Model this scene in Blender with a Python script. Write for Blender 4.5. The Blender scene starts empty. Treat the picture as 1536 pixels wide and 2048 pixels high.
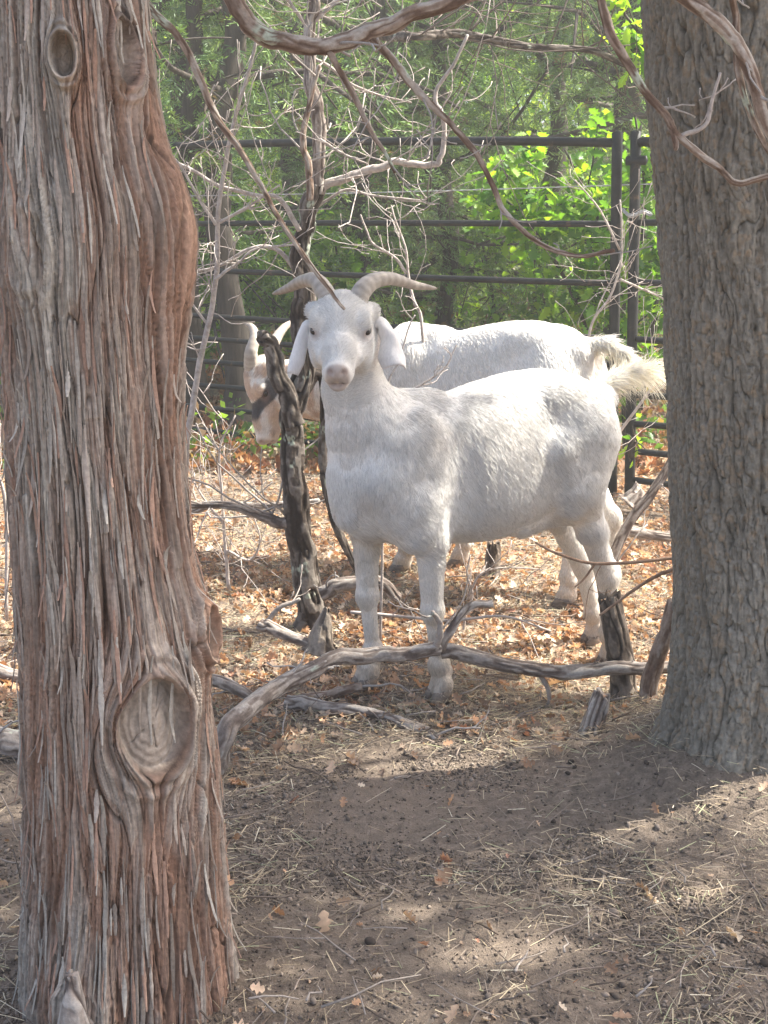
import bpy, math, random
import numpy as np
from mathutils import Vector, Matrix

# ---------------------------------------------------------------- camera
FPX = 2400.0                      # focal length in photograph pixels (1536 x 2048)
PIT = math.atan(574 / FPX)
CAMH = 1.15
SC = bpy.context.scene
COL = SC.collection
cam_data = bpy.data.cameras.new('camera')
cam_data.sensor_fit = 'VERTICAL'
cam_data.sensor_height = 36.0
cam_data.lens = 36.0 * FPX / 2048
cam_data.clip_start = 0.05
cam_data.clip_end = 2000
cam = bpy.data.objects.new('camera', cam_data)
cam.location = (0, 0, CAMH)
cam.rotation_euler = (math.pi / 2 - PIT, 0, 0)
COL.objects.link(cam)
SC.camera = cam

# ---------------------------------------------------------------- sky, sun, exposure
SUN_AZ = math.radians(76)        # compass: 0 = +Y (ahead), 90 = +X (right)
SUN_EL = math.radians(54)
world = bpy.data.worlds.new('World')
SC.world = world
world.use_nodes = True
wn = world.node_tree
wn.nodes.clear()
wo = wn.nodes.new('ShaderNodeOutputWorld')
wb = wn.nodes.new('ShaderNodeBackground')
sky = wn.nodes.new('ShaderNodeTexSky')
sky.sky_type = 'NISHITA'
sky.sun_disc = False
sky.sun_elevation = SUN_EL
sky.sun_rotation = SUN_AZ
sky.dust_density = 4.5
sky.air_density = 0.9
sky.ozone_density = 0.6
wb.inputs['Strength'].default_value = 0.14
wn.links.new(sky.outputs[0], wb.inputs['Color'])
wn.links.new(wb.outputs[0], wo.inputs['Surface'])
SUNV = np.array([math.sin(SUN_AZ) * math.cos(SUN_EL), math.cos(SUN_AZ) * math.cos(SUN_EL), math.sin(SUN_EL)])
sd = bpy.data.lights.new('sun', 'SUN')
sd.energy = 5.0
sd.angle = math.radians(0.5)
sd.color = (1.0, 0.965, 0.87)
sun = bpy.data.objects.new('sun', sd)
sun.rotation_euler = Vector(SUNV).to_track_quat('Z', 'Y').to_euler()
sun.location = Vector(SUNV) * 20
COL.objects.link(sun)
SC.view_settings.view_transform = 'Standard'
SC.view_settings.look = 'None'
SC.view_settings.gamma = 1.0
SC.view_settings.use_curve_mapping = False
SC.view_settings.exposure = 1.70
SC.cycles.use_denoising = True
SC.cycles.max_bounces = 6
SC.cycles.diffuse_bounces = 3
SC.cycles.glossy_bounces = 2
SC.cycles.transmission_bounces = 3
SC.cycles.transparent_max_bounces = 6
SC.cycles.sample_clamp_indirect = 6.0
try:
    SC.cycles.denoiser = 'OPENIMAGEDENOISE'
    SC.cycles.denoising_input_passes = 'RGB_ALBEDO_NORMAL'
except Exception:
    pass

RNG = np.random.default_rng(7)
FWV = np.array([0, math.cos(PIT), -math.sin(PIT)])
UPV = np.array([0, math.sin(PIT), math.cos(PIT)])
CAMP = np.array([0, 0, CAMH])


def ray(px, py):
    return FWV + np.array([1.0, 0, 0]) * (px - 768) / FPX + UPV * (1024 - py) / FPX


def at(px, py, Y):
    """world point seen at a photograph pixel, at distance Y ahead"""
    r = ray(px, py)
    return CAMP + r * (Y / r[1])


def gnd(px, py, z=0.0):
    r = ray(px, py)
    return CAMP + r * ((z - CAMH) / r[2])


# ---------------------------------------------------------------- noise
def _hash(*c):
    h = np.zeros(np.broadcast(*c).shape, dtype=np.uint32)
    for i, x in enumerate(c):
        h = (h ^ (x.astype(np.int64).astype(np.uint32) * np.uint32([374761393, 668265263, 2246822519, 3266489917][i]))) * np.uint32(2654435761)
        h ^= h >> np.uint32(15)
    h = h * np.uint32(2246822519)
    h ^= h >> np.uint32(13)
    return h.astype(np.float64) / 4294967295.0


def vnoise(x, y, z=None, seed=0):
    x = np.asarray(x, float); y = np.asarray(y, float)
    xi = np.floor(x); yi = np.floor(y)
    fx = x - xi; fy = y - yi
    fx = fx * fx * (3 - 2 * fx); fy = fy * fy * (3 - 2 * fy)
    s = np.full(1, seed)
    if z is None:
        a = _hash(xi, yi, s); b = _hash(xi + 1, yi, s); c = _hash(xi, yi + 1, s); d = _hash(xi + 1, yi + 1, s)
        return (a + (b - a) * fx) * (1 - fy) + (c + (d - c) * fx) * fy
    z = np.asarray(z, float)
    zi = np.floor(z); fz = z - zi; fz = fz * fz * (3 - 2 * fz)
    r = 0
    for dz in (0, 1):
        a = _hash(xi, yi, zi + dz, s); b = _hash(xi + 1, yi, zi + dz, s); c = _hash(xi, yi + 1, zi + dz, s); d = _hash(xi + 1, yi + 1, zi + dz, s)
        v = (a + (b - a) * fx) * (1 - fy) + (c + (d - c) * fx) * fy
        r = r + v * (fz if dz else 1 - fz)
    return r


def fbm(x, y, oct=4, seed=0, z=None):
    r = 0; a = 0.5; t = 0
    for i in range(oct):
        k = 2.03 ** i
        r = r + a * vnoise(np.asarray(x) * k, np.asarray(y) * k, None if z is None else np.asarray(z) * k, seed + i * 17)
        t += a; a *= 0.5
    return r / t


def sstep(a, b, x):
    t = np.clip((x - a) / (b - a), 0, 1)
    return t * t * (3 - 2 * t)


# ---------------------------------------------------------------- mesh + objects
def mesh_np(name, V, Fq=None, Ft=None, smooth=True, attrs=None):
    V = np.asarray(V, np.float32)
    me = bpy.data.meshes.new(name)
    nq = 0 if Fq is None else len(Fq); nt = 0 if Ft is None else len(Ft)
    me.vertices.add(len(V)); me.vertices.foreach_set('co', V.ravel())
    loops = []
    starts = []
    if nq:
        loops.append(np.asarray(Fq, np.int32).ravel()); starts.append(np.arange(nq) * 4)
    if nt:
        loops.append(np.asarray(Ft, np.int32).ravel()); starts.append(nq * 4 + np.arange(nt) * 3)
    loops = np.concatenate(loops); starts = np.concatenate(starts).astype(np.int32)
    me.loops.add(len(loops)); me.loops.foreach_set('vertex_index', loops.astype(np.int32))
    me.polygons.add(nq + nt); me.polygons.foreach_set('loop_start', starts)
    me.polygons.foreach_set('use_smooth', np.full(nq + nt, bool(smooth)))
    me.update(calc_edges=True)
    for k, a in (attrs or {}).items():
        a = np.asarray(a, np.float32)
        if a.ndim == 2:
            at_ = me.attributes.new(k, 'FLOAT_COLOR', 'POINT')
            if a.shape[1] == 3:
                a = np.concatenate([a, np.ones((len(a), 1), np.float32)], 1)
            at_.data.foreach_set('color', a.ravel())
        else:
            at_ = me.attributes.new(k, 'FLOAT', 'POINT')
            at_.data.foreach_set('value', a)
    return me


def obj(name, me, mat=None, parent=None):
    o = bpy.data.objects.new(name, me)
    COL.objects.link(o)
    if mat is not None:
        me.materials.append(mat)
    if parent is not None:
        o.parent = parent
    return o


def thing(name, label, cat, group=None):
    o = bpy.data.objects.new(name, None)
    o.empty_display_size = 0.1
    COL.objects.link(o)
    o['label'] = label; o['category'] = cat
    if group: o['group'] = group
    return o


def tag(o, label=None, cat=None, group=None, kind=None):
    if label: o['label'] = label
    if cat: o['category'] = cat
    if group: o['group'] = group
    if kind: o['kind'] = kind
    return o


class MB:
    """collects pieces into one mesh"""
    def __init__(s): s.V = []; s.Q = []; s.T = []; s.C = []; s.n = 0

    def add(s, V, Q=None, T=None, C=None):
        V = np.asarray(V, float)
        s.V.append(V)
        if Q is not None and len(Q): s.Q.append(np.asarray(Q) + s.n)
        if T is not None and len(T): s.T.append(np.asarray(T) + s.n)
        if C is not None:
            C = np.asarray(C, float)
            if C.ndim == 1: C = np.tile(C, (len(V), 1))
            s.C.append(C)
        s.n += len(V)

    def build(s, name, mat, parent=None, smooth=True, cname='Col'):
        if not s.V: return None
        V = np.concatenate(s.V)
        Q = np.concatenate(s.Q) if s.Q else None
        T = np.concatenate(s.T) if s.T else None
        at_ = {cname: np.concatenate(s.C)} if s.C and sum(len(c) for c in s.C) == len(V) else None
        return obj(name, mesh_np(name, V, Q, T, smooth, at_), mat, parent)


def catmull(P, n):
    P = np.asarray(P, float)
    if len(P) < 3:
        t = np.linspace(0, 1, n * (len(P) - 1) + 1)[:, None]
        return P[0] * (1 - t) + P[-1] * t
    E = np.vstack([2 * P[0] - P[1], P, 2 * P[-1] - P[-2]])
    out = []
    for i in range(len(P) - 1):
        a, b, c, d = E[i:i + 4]
        t = np.linspace(0, 1, n, endpoint=False)[:, None]
        out.append(0.5 * (2 * b + (c - a) * t + (2 * a - 5 * b + 4 * c - d) * t * t + (3 * b - a - 3 * c + d) * t ** 3))
    out.append(P[-1:])
    return np.vstack(out)


def tube(path, rad, seg=8, cap=True, rough=0.0, seed=0, closed_tip=False):
    """tapered tube along a path; rad per point; rough = relative radius noise"""
    P = np.asarray(path, float); n = len(P)
    R = np.broadcast_to(np.asarray(rad, float), (n,)).copy()
    T = np.gradient(P, axis=0); T /= np.linalg.norm(T, axis=1, keepdims=True) + 1e-12
    ref = np.array([0, 0, 1.0]) if abs(T[0][2]) < 0.8 else np.array([1.0, 0, 0])
    N = np.zeros_like(P); u = np.cross(T[0], ref); u /= np.linalg.norm(u)
    for i in range(n):
        u = u - T[i] * np.dot(u, T[i]); u /= np.linalg.norm(u) + 1e-12
        N[i] = u
    B = np.cross(T, N)
    a = np.arange(seg) / seg * 2 * math.pi
    rr = R[:, None] * np.ones((1, seg))
    if rough:
        s = np.concatenate([[0], np.cumsum(np.linalg.norm(np.diff(P, axis=0), axis=1))])
        rs = max(np.mean(R), 1e-4)
        rr = rr * (1 + rough * 2 * (fbm(np.cos(a)[None, :] * 1.3 + 5 + s[:, None] / rs * 0.35, np.sin(a)[None, :] * 1.3 + 9 + s[:, None] / rs * 0.2, 3, seed) - 0.5))
    V = P[:, None, :] + rr[..., None] * (np.cos(a)[None, :, None] * N[:, None, :] + np.sin(a)[None, :, None] * B[:, None, :])
    V = V.reshape(-1, 3)
    i, j = np.meshgrid(np.arange(n - 1), np.arange(seg), indexing='ij')
    j2 = (j + 1) % seg
    Q = np.stack([i * seg + j, (i + 1) * seg + j, (i + 1) * seg + j2, i * seg + j2], -1).reshape(-1, 4)[:, ::-1]
    Tn = None
    if cap:
        V = np.vstack([V, P[0] - T[0] * R[0] * 0.15, P[-1] + T[-1] * R[-1] * 0.5])
        k = np.arange(seg); k2 = (k + 1) % seg
        Tn = np.vstack([np.stack([k, k2, np.full(seg, n * seg)], -1), np.stack([(n - 1) * seg + k2, (n - 1) * seg + k, np.full(seg, n * seg + 1)], -1)])[:, ::-1]
    return V, Q, Tn


def bark_tube(path, rad, depth=.006, fu=60, fz=9, seed=0, seg=96, step=.004, cols=((.07, .055, .045), (.22, .18, .15), (.34, .30, .26)), lichen=0.0, flake=0.5):
    """limb or small trunk with real fissured bark: returns V, Q, T, C"""
    P0 = np.asarray(path, float)
    L = np.concatenate([[0], np.cumsum(np.linalg.norm(np.diff(P0, axis=0), axis=1))])
    n = max(8, int(L[-1] / step)); s = np.linspace(0, L[-1], n)
    P = np.stack([np.interp(s, L, P0[:, i]) for i in range(3)], -1)
    R = np.interp(s, L, np.broadcast_to(np.asarray(rad, float), (len(P0),)))
    V, Q, T = tube(P, R, seg, True, .12, seed)
    a = np.arange(seg) / seg * 2 * math.pi; Rm = float(np.mean(R))
    A, Z = np.meshgrid(a, s); X = np.cos(A) * Rm; Y_ = np.sin(A) * Rm
    f = fu; g = fz
    w = 1.0 * vnoise(X * 20, Y_ * 20, Z * 6, seed + 1)
    n1 = vnoise(X * f + w * 2, Y_ * f + w * 2, Z * g, seed + 2); n2 = vnoise(X * f * 2.2, Y_ * f * 2.2, Z * g * 2.6, seed + 3); n3 = vnoise(X * f * 5, Y_ * f * 5, Z * g * 8, seed + 4)
    fis = np.exp(-((n1 - .5) / .07) ** 2); pl = sstep(.42, .52, n2)
    h = depth * (.9 * np.abs(n1 - .5) * 2 + flake * pl + .25 * n3 - 1.0 * fis)
    lump = depth * 1.1 * (vnoise(X * 14, Y_ * 14, Z * 9, seed + 6) - .5)
    h = h + lump
    c = np.clip(.5 + .5 * (n3 - .5) + .45 * (pl - .5) - .8 * fis + .5 * (n1 - .5), 0, 1)[..., None]
    lo, mi, hi = [np.array(q) for q in cols]
    C = np.where(c < .5, lo + (mi - lo) * c * 2, mi + (hi - mi) * (c * 2 - 1))
    if lichen:
        k = (sstep(1 - lichen, 1 - lichen + .05, vnoise(X * 30, Y_ * 30, Z * 26, seed + 7)) * sstep(.35, .6, n3))[..., None]
        C = C * (1 - k) + np.array([.42, .45, .36]) * k
    m = n * seg
    cen = np.repeat(P, seg, 0); d = V[:m] - cen; d /= np.linalg.norm(d, axis=1, keepdims=True) + 1e-9
    V[:m] += d * h.reshape(-1, 1)
    C = np.vstack([C.reshape(-1, 3), mi, mi])
    return V, Q, T, C


# ---------------------------------------------------------------- materials
def new_mat(name):
    m = bpy.data.materials.new(name); m.use_nodes = True
    nt = m.node_tree
    return m, nt, nt.nodes['Principled BSDF'], nt.nodes['Material Output']


def ramp(nt, fac, stops):
    r = nt.nodes.new('ShaderNodeValToRGB')
    e = r.color_ramp.elements
    while len(e) < len(stops): e.new(0.5)
    for k, (p, c) in enumerate(stops):
        e[k].position = p; e[k].color = (*c, 1) if len(c) == 3 else c
    nt.links.new(fac, r.inputs['Fac'])
    return r.outputs['Color']


def noise(nt, scale, detail=6, rough=0.6, vec=None, dist=0.0):
    n = nt.nodes.new('ShaderNodeTexNoise')
    n.inputs['Scale'].default_value = scale; n.inputs['Detail'].default_value = detail
    n.inputs['Roughness'].default_value = rough; n.inputs['Distortion'].default_value = dist
    if vec is not None: nt.links.new(vec, n.inputs['Vector'])
    return n.outputs['Fac']


def objvec(nt, scale=(1, 1, 1)):
    t = nt.nodes.new('ShaderNodeTexCoord'); m = nt.nodes.new('ShaderNodeMapping')
    m.inputs['Scale'].default_value = scale
    nt.links.new(t.outputs['Object'], m.inputs['Vector'])
    return m.outputs['Vector']


def mix(nt, fac, a, b, mode='MIX'):
    m = nt.nodes.new('ShaderNodeMix'); m.data_type = 'RGBA'; m.blend_type = mode
    for s, v in ((0, fac), (6, a), (7, b)):
        if hasattr(v, 'links'): nt.links.new(v, m.inputs[s])
        else: m.inputs[s].default_value = v if s == 0 else ((*v, 1) if len(v) == 3 else v)
    return m.outputs[2]


def bump(nt, h, strength=0.5, dist=0.01):
    b = nt.nodes.new('ShaderNodeBump')
    b.inputs['Strength'].default_value = strength; b.inputs['Distance'].default_value = dist
    nt.links.new(h, b.inputs['Height'])
    return b.outputs['Normal']


def attr(nt, name, fac=False):
    a = nt.nodes.new('ShaderNodeAttribute'); a.attribute_name = name
    return a.outputs['Fac' if fac else 'Color']


def mat_bark(name, stops, sc=(30, 30, 8), nscale=1.0, rough=0.9, bs=0.6, bd=0.004, patch=None):
    m, nt, p, out = new_mat(name)
    v = objvec(nt, sc)
    f = noise(nt, nscale, 8, 0.65, v, 0.4)
    c = ramp(nt, f, stops)
    if patch:
        f2 = noise(nt, patch[1], 5, 0.6, objvec(nt))
        k = nt.nodes.new('ShaderNodeMapRange'); k.inputs[1].default_value = patch[2]; k.inputs[2].default_value = patch[2] + 0.05
        nt.links.new(f2, k.inputs[0])
        c = mix(nt, k.outputs[0], c, patch[0])
    nt.links.new(c, p.inputs['Base Color'])
    p.inputs['Roughness'].default_value = rough
    p.inputs['Specular IOR Level'].default_value = 0.3
    nt.links.new(bump(nt, f, bs, bd), p.inputs['Normal'])
    return m


def mat_attr(name, rough=0.9, spec=0.2, trans=0.0, vary=0.0, vscale=40, boost=None, bs=0.0):
    """colour from the per-piece colour attribute, optional translucency for leaves"""
    m, nt, p, out = new_mat(name)
    c = attr(nt, 'Col')
    if vary:
        f = noise(nt, vscale, 4, 0.6, objvec(nt))
        c = mix(nt, vary, c, ramp(nt, f, [(0.25, (0.35, 0.35, 0.35)), (0.75, (1.4, 1.4, 1.4))]), 'MULTIPLY')
        if bs: nt.links.new(bump(nt, f, bs, 0.003), p.inputs['Normal'])
    nt.links.new(c, p.inputs['Base Color'])
    p.inputs['Roughness'].default_value = rough
    p.inputs['Specular IOR Level'].default_value = spec
    if trans:
        t = nt.nodes.new('ShaderNodeBsdfTranslucent')
        cc = mix(nt, 1.0, c, boost or (1.3, 1.25, 0.6), 'MULTIPLY')
        nt.links.new(cc, t.inputs['Color'])
        ms = nt.nodes.new('ShaderNodeMixShader'); ms.inputs[0].default_value = trans
        nt.links.new(p.outputs[0], ms.inputs[1]); nt.links.new(t.outputs[0], ms.inputs[2])
        nt.links.new(ms.outputs[0], out.inputs['Surface'])
    return m


# ---------------------------------------------------------------- scatter small pieces
def euler_mats(n, rng, tilt):
    """random rotation: yaw any, tilt limited"""
    ya = rng.uniform(0, 2 * math.pi, n)
    ax = rng.normal(0, tilt, n); ay = rng.normal(0, tilt, n)
    cz, sz = np.cos(ya), np.sin(ya); cx, sx = np.cos(ax), np.sin(ax); cy, sy = np.cos(ay), np.sin(ay)
    Z = np.zeros(n); I = np.ones(n)
    Rz = np.stack([cz, -sz, Z, sz, cz, Z, Z, Z, I], -1).reshape(n, 3, 3)
    Rx = np.stack([I, Z, Z, Z, cx, -sx, Z, sx, cx], -1).reshape(n, 3, 3)
    Ry = np.stack([cy, Z, sy, Z, I, Z, -sy, Z, cy], -1).reshape(n, 3, 3)
    return Rz @ Rx @ Ry


def scatter(mb, templ, P, R, S, C):
    """templ = (V,Q,T) replicated at P with rotation R (n,3,3), scale S (n,) or (n,3), colour C (n,3)"""
    TV, TQ, TT = templ
    n = len(P)
    if n == 0: return
    S = np.asarray(S, float)
    if S.ndim == 1: S = S[:, None] * np.ones((1, 3))
    V = TV[None] * S[:, None, :]
    V = np.einsum('nij,nkj->nki', R, V) + P[:, None, :]
    k = len(TV); off = (np.arange(n) * k)[:, None, None]
    Q = (TQ[None] + off).reshape(-1, 4) if TQ is not None and len(TQ) else None
    T = (TT[None] + off).reshape(-1, 3) if TT is not None and len(TT) else None
    mb.add(V.reshape(-1, 3), Q, T, np.repeat(C, k, 0))
# ---------------------------------------------------------------- ground
TREE_R = at(1535, 1540, 2.38)          # foot of the right trunk
def ground_h(x, y):
    x = np.asarray(x, float); y = np.asarray(y, float)
    near = sstep(40, 6, y) * sstep(30, 5, np.abs(x))
    h = 0.05 * (fbm(x * 0.8 + 3, y * 0.8, 3, 5) - 0.5) + 0.03 * (fbm(x * 3, y * 3, 3, 9) - 0.5)
    h = h + 0.012 * (fbm(x * 14, y * 14, 3, 12) - 0.5) + 0.006 * (fbm(x * 55, y * 55, 2, 15) - 0.5)
    r = np.hypot(x - TREE_R[0], y - TREE_R[1])
    h = h * near + 0.10 * np.exp(-(np.maximum(r - 0.18, 0) / 0.15) ** 1.6)      # soil heaped on the roots
    h = h + 0.05 * sstep(14, 60, y) * np.clip(y - 14, 0, 60) * 0.5             # the land rises beyond the wood
    return h


def build_ground():
    def axis(lo, hi, fine, far, n_far):
        mid = np.arange(lo, hi, fine)
        g = np.geomspace(fine, far, n_far); g = np.cumsum(g) * 1.0
        a = lo - g[g < 400][::-1]; b = mid[-1] + g[g < 400]
        return np.concatenate([a, mid, b])
    xs = axis(-2.2, 2.2, 0.009, 60, 70)
    ys = axis(1.0, 6.0, 0.0095, 60, 70)
    X, Y = np.meshgrid(xs, ys)
    Z = ground_h(X, Y)
    V = np.stack([X, Y, Z], -1).reshape(-1, 3)
    nx = len(xs); ny = len(ys)
    i, j = np.meshgrid(np.arange(ny - 1), np.arange(nx - 1), indexing='ij')
    a = i * nx + j
    Q = np.stack([a, a + 1, a + nx + 1, a + nx], -1).reshape(-1, 4)
    m, nt, p, out = new_mat('soil')
    v = objvec(nt)
    f1 = noise(nt, 1.7, 6, 0.6, v); f2 = noise(nt, 45, 8, 0.7, v); f3 = noise(nt, 220, 4, 0.7, v)
    c1 = ramp(nt, f2, [(0.3, (0.115, 0.093, 0.076)), (0.5, (0.205, 0.162, 0.128)), (0.72, (0.31, 0.25, 0.20))])
    c2 = ramp(nt, f3, [(0.3, (0.6, 0.6, 0.6)), (0.7, (1.2, 1.17, 1.13))])
    c = mix(nt, 0.8, c1, c2, 'MULTIPLY')
    c = mix(nt, ramp(nt, f1, [(0.35, (0, 0, 0)), (0.65, (0.5, 0.5, 0.5))]), c, (0.23, 0.18, 0.14))
    nt.links.new(c, p.inputs['Base Color'])
    p.inputs['Roughness'].default_value = 0.95; p.inputs['Specular IOR Level'].default_value = 0.15
    ad = nt.nodes.new('ShaderNodeMath'); ad.operation = 'ADD'
    nt.links.new(f2, ad.inputs[0]); nt.links.new(f3, ad.inputs[1])
    nt.links.new(bump(nt, ad.outputs[0], 0.9, 0.006), p.inputs['Normal'])
    g = obj('ground', mesh_np('ground', V, Q, None, True), m)
    tag(g, 'brown bare soil ground of the goat pen', kind='structure')


build_ground()


def leaf_template(kind, rng):
    """dead oak leaf: lobed, curled. unit length along x"""
    n = 7
    t = np.linspace(0, 1, n)
    w = 0.30 * np.sin(math.pi * np.clip(t, 0.02, 0.97)) ** 0.7
    w = w * (1 + 0.45 * np.where(np.arange(n) % 2 == 0, -1, 1) * (t > 0.1) * (t < 0.95))
    curl = rng.uniform(0.2, 1.9)
    zc = 0.35 * curl * (t - 0.5) ** 2 + rng.normal(0, 0.03, n)
    up = rng.uniform(0.1, 1.6) * w
    mid = np.stack([t - 0.5, 0 * t, zc], -1)
    l = np.stack([t - 0.5, w, zc + up], -1); r = np.stack([t - 0.5, -w, zc + up * rng.uniform(0.3, 1.2)], -1)
    V = np.vstack([mid, l, r])
    i = np.arange(n - 1)
    Q = np.vstack([np.stack([i, i + 1, n + i + 1, n + i], -1), np.stack([i, 2 * n + i, 2 * n + i + 1, i + 1], -1)])
    return V, Q, None


def straw_template(rng, bend=0.15):
    n = 5
    t = np.linspace(0, 1, n)
    b = rng.normal(0, bend, 2)
    P = np.stack([t - 0.5, b[0] * np.sin(math.pi * t), abs(b[1]) * np.sin(math.pi * t)], -1)
    w = 0.5 * np.array([0, 1, 0]); h = 0.5 * np.array([0, 0, 1])
    V = np.vstack([P + w, P + h, P - w])
    i = np.arange(n - 1)
    Q = np.vstack([np.stack([i, i + 1, n + i + 1, n + i], -1), np.stack([n + i, n + i + 1, 2 * n + i + 1, 2 * n + i], -1)])
    return V, Q, None


def crumb_template(rng):
    V = np.array([[1, 0, 0], [-1, 0, 0], [0, 1, 0], [0, -1, 0], [0, 0, 1], [0, 0, -0.6]], float)
    V *= rng.uniform(0.6, 1.2, (6, 1))
    T = np.array([[0, 2, 4], [2, 1, 4], [1, 3, 4], [3, 0, 4], [2, 0, 5], [1, 2, 5], [3, 1, 5], [0, 3, 5]])
    return V, None, T


def density_pts(n, rng, dens, y0=1.35, y1=7.5):
    """points on the ground inside the view wedge, thinned by dens(x,y); more per area near the camera"""
    out = []
    tot = 0
    while tot < n:
        y = y0 * (y1 / y0) ** rng.uniform(0, 1, n)
        x = rng.uniform(-1, 1, n) * (y * 0.36 + 0.35)
        k = rng.uniform(0, 1, n) < dens(x, y)
        out.append(np.stack([x[k], y[k]], -1)); tot += k.sum()
    P = np.concatenate(out)[:n]
    return P


def build_litter():
    rng = np.random.default_rng(21)
    def bare(x, y):      # the trodden path in front, 1 = bare soil
        b = np.exp(-(((x - 0.25) / 0.55) ** 2 + ((y - 2.2) / 0.22) ** 2) ** 1.5)
        return np.clip(b, 0, 1)
    def dl(x, y):
        d = sstep(2.35, 3.2, y + 0.5 * (fbm(x * 2, y * 2, 3, 31) - 0.5)) * 0.95 + 0.012
        return d * (1 - 0.85 * bare(x, y)) * (0.35 + 0.65 * sstep(0.35, 0.6, fbm(x * 4, y * 4, 3, 33)))
    def ds(x, y):
        d = 0.20 + 0.64 * sstep(2.35, 2.9, y)
        return d * (1 - 0.8 * bare(x, y)) * (0.12 + 0.88 * sstep(0.42, 0.62, fbm(x * 3, y * 3, 4, 35)))
    M = mat_attr('dead_leaf', 0.75, 0.25, 0.3, 0.5, 60, (1.2, 0.95, 0.6))
    mb = MB()
    pal = np.array([(0.52, 0.32, 0.20), (0.62, 0.45, 0.32), (0.38, 0.25, 0.17), (0.68, 0.56, 0.43), (0.31, 0.225, 0.17), (0.47, 0.26, 0.18)])
    N = 46000
    P = density_pts(N, rng, dl)
    z = ground_h(P[:, 0], P[:, 1]) + rng.uniform(0.002, 0.022, N)
    P3 = np.column_stack([P, z])
    for k in range(8):
        s = slice(k, N, 8); n = len(P3[s])
        C = pal[rng.choice(6, n, p=[.26, .24, .16, .18, .1, .06])] * rng.uniform(0.7, 1.25, (n, 1))
        scatter(mb, leaf_template(0, rng), P3[s], euler_mats(n, rng, 0.7), np.clip(rng.gamma(3.6, 0.0052, n), .008, .040), C)
    tag(mb.build('leaf_litter', M), 'orange and tan dead oak leaves carpeting the sunlit ground', kind='stuff')
    M2 = mat_attr('straw', 0.6, 0.3)
    mb = MB(); N = 110000
    P = density_pts(N, rng, ds)
    P3 = np.column_stack([P, ground_h(P[:, 0], P[:, 1]) + rng.uniform(0.002, 0.02, N)])
    pal = np.array([(0.55, 0.45, 0.30), (0.64, 0.56, 0.42), (0.40, 0.31, 0.20), (0.26, 0.205, 0.155), (0.42, 0.42, 0.24)])
    for k in range(10):
        s = slice(k, N, 10); n = len(P3[s])
        C = pal[rng.choice(5, n, p=[.15, .05, .25, .50, .05])] * rng.uniform(0.75, 1.15, (n, 1))
        L = rng.gamma(1.8, 0.012, n) + 0.006
        wd = rng.uniform(0.0007, 0.0018, n)
        scatter(mb, straw_template(rng, rng.choice([0.05, 0.1, 0.25])), P3[s], euler_mats(n, rng, 0.22), np.stack([L, wd, wd], -1), C)
    tag(mb.build('straw', M2), 'pale dry straw and grass stems strewn over the soil', kind='stuff')
    M3 = mat_attr('crumb', 0.95, 0.1)
    mb = MB(); N = 110000
    P = density_pts(N, rng, lambda x, y: 0.15 + 0.85 * sstep(0.4, 0.65, fbm(x * 5, y * 5, 3, 41)), 1.35, 5)
    P3 = np.column_stack([P, ground_h(P[:, 0], P[:, 1]) + 0.001])
    pal = np.array([(0.15, 0.12, 0.095), (0.21, 0.17, 0.135), (0.10, 0.08, 0.065), (0.28, 0.225, 0.18)])
    for k in range(5):
        s = slice(k, N, 5); n = len(P3[s])
        C = pal[rng.choice(4, n)] * rng.uniform(0.8, 1.2, (n, 1))
        sz = rng.gamma(1.6, 0.0011, n) + 0.0008
        scatter(mb, crumb_template(rng), P3[s], euler_mats(n, rng, 0.6), np.stack([sz * rng.uniform(.8, 1.6, n), sz, sz * .8], -1), C)
    tag(mb.build('soil_crumbs', M3), 'small crumbs of dry soil and bark mulch', kind='stuff')
    # round droppings and pebbles
    mb = MB(); N = 150
    P = density_pts(N, rng, lambda x, y: 0.1 + 0.9 * sstep(0.5, 0.62, fbm(x * 2.5, y * 2.5, 2, 47)), 1.35, 3.2)
    P3 = np.column_stack([P, ground_h(P[:, 0], P[:, 1]) + 0.004])
    u = np.linspace(0, math.pi, 7)[1:-1]; a = np.arange(10) / 10 * 2 * math.pi
    SV = np.vstack([[0, 0, 1], np.stack([np.sin(u)[:, None] * np.cos(a), np.sin(u)[:, None] * np.sin(a), np.cos(u)[:, None] * np.ones(10)], -1).reshape(-1, 3), [0, 0, -1]])
    SQ = np.array([[1 + i * 10 + j, 1 + (i + 1) * 10 + j, 1 + (i + 1) * 10 + (j + 1) % 10, 1 + i * 10 + (j + 1) % 10] for i in range(4) for j in range(10)])
    ST = np.array([[0, 1 + j, 1 + (j + 1) % 10] for j in range(10)] + [[51, 41 + (j + 1) % 10, 41 + j] for j in range(10)])
    C = np.array([(0.07, 0.055, 0.045), (0.12, 0.095, 0.08), (0.16, 0.13, 0.11)])[rng.choice(3, N)]
    sz = rng.uniform(0.004, 0.0085, N)
    scatter(mb, (SV, SQ, ST), P3, euler_mats(N, rng, 0.5), np.stack([sz * 1.35, sz, sz * .9], -1), C)
    tag(mb.build('goat_droppings', M3), 'small round dark goat droppings scattered on the soil', kind='stuff')
    # short twig debris
    mb = MB(); N = 2600
    P = density_pts(N, rng, lambda x, y: (0.25 + 0.6 * sstep(2.3, 3.2, y)) * (1 - 0.8 * bare(x, y)))
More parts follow.
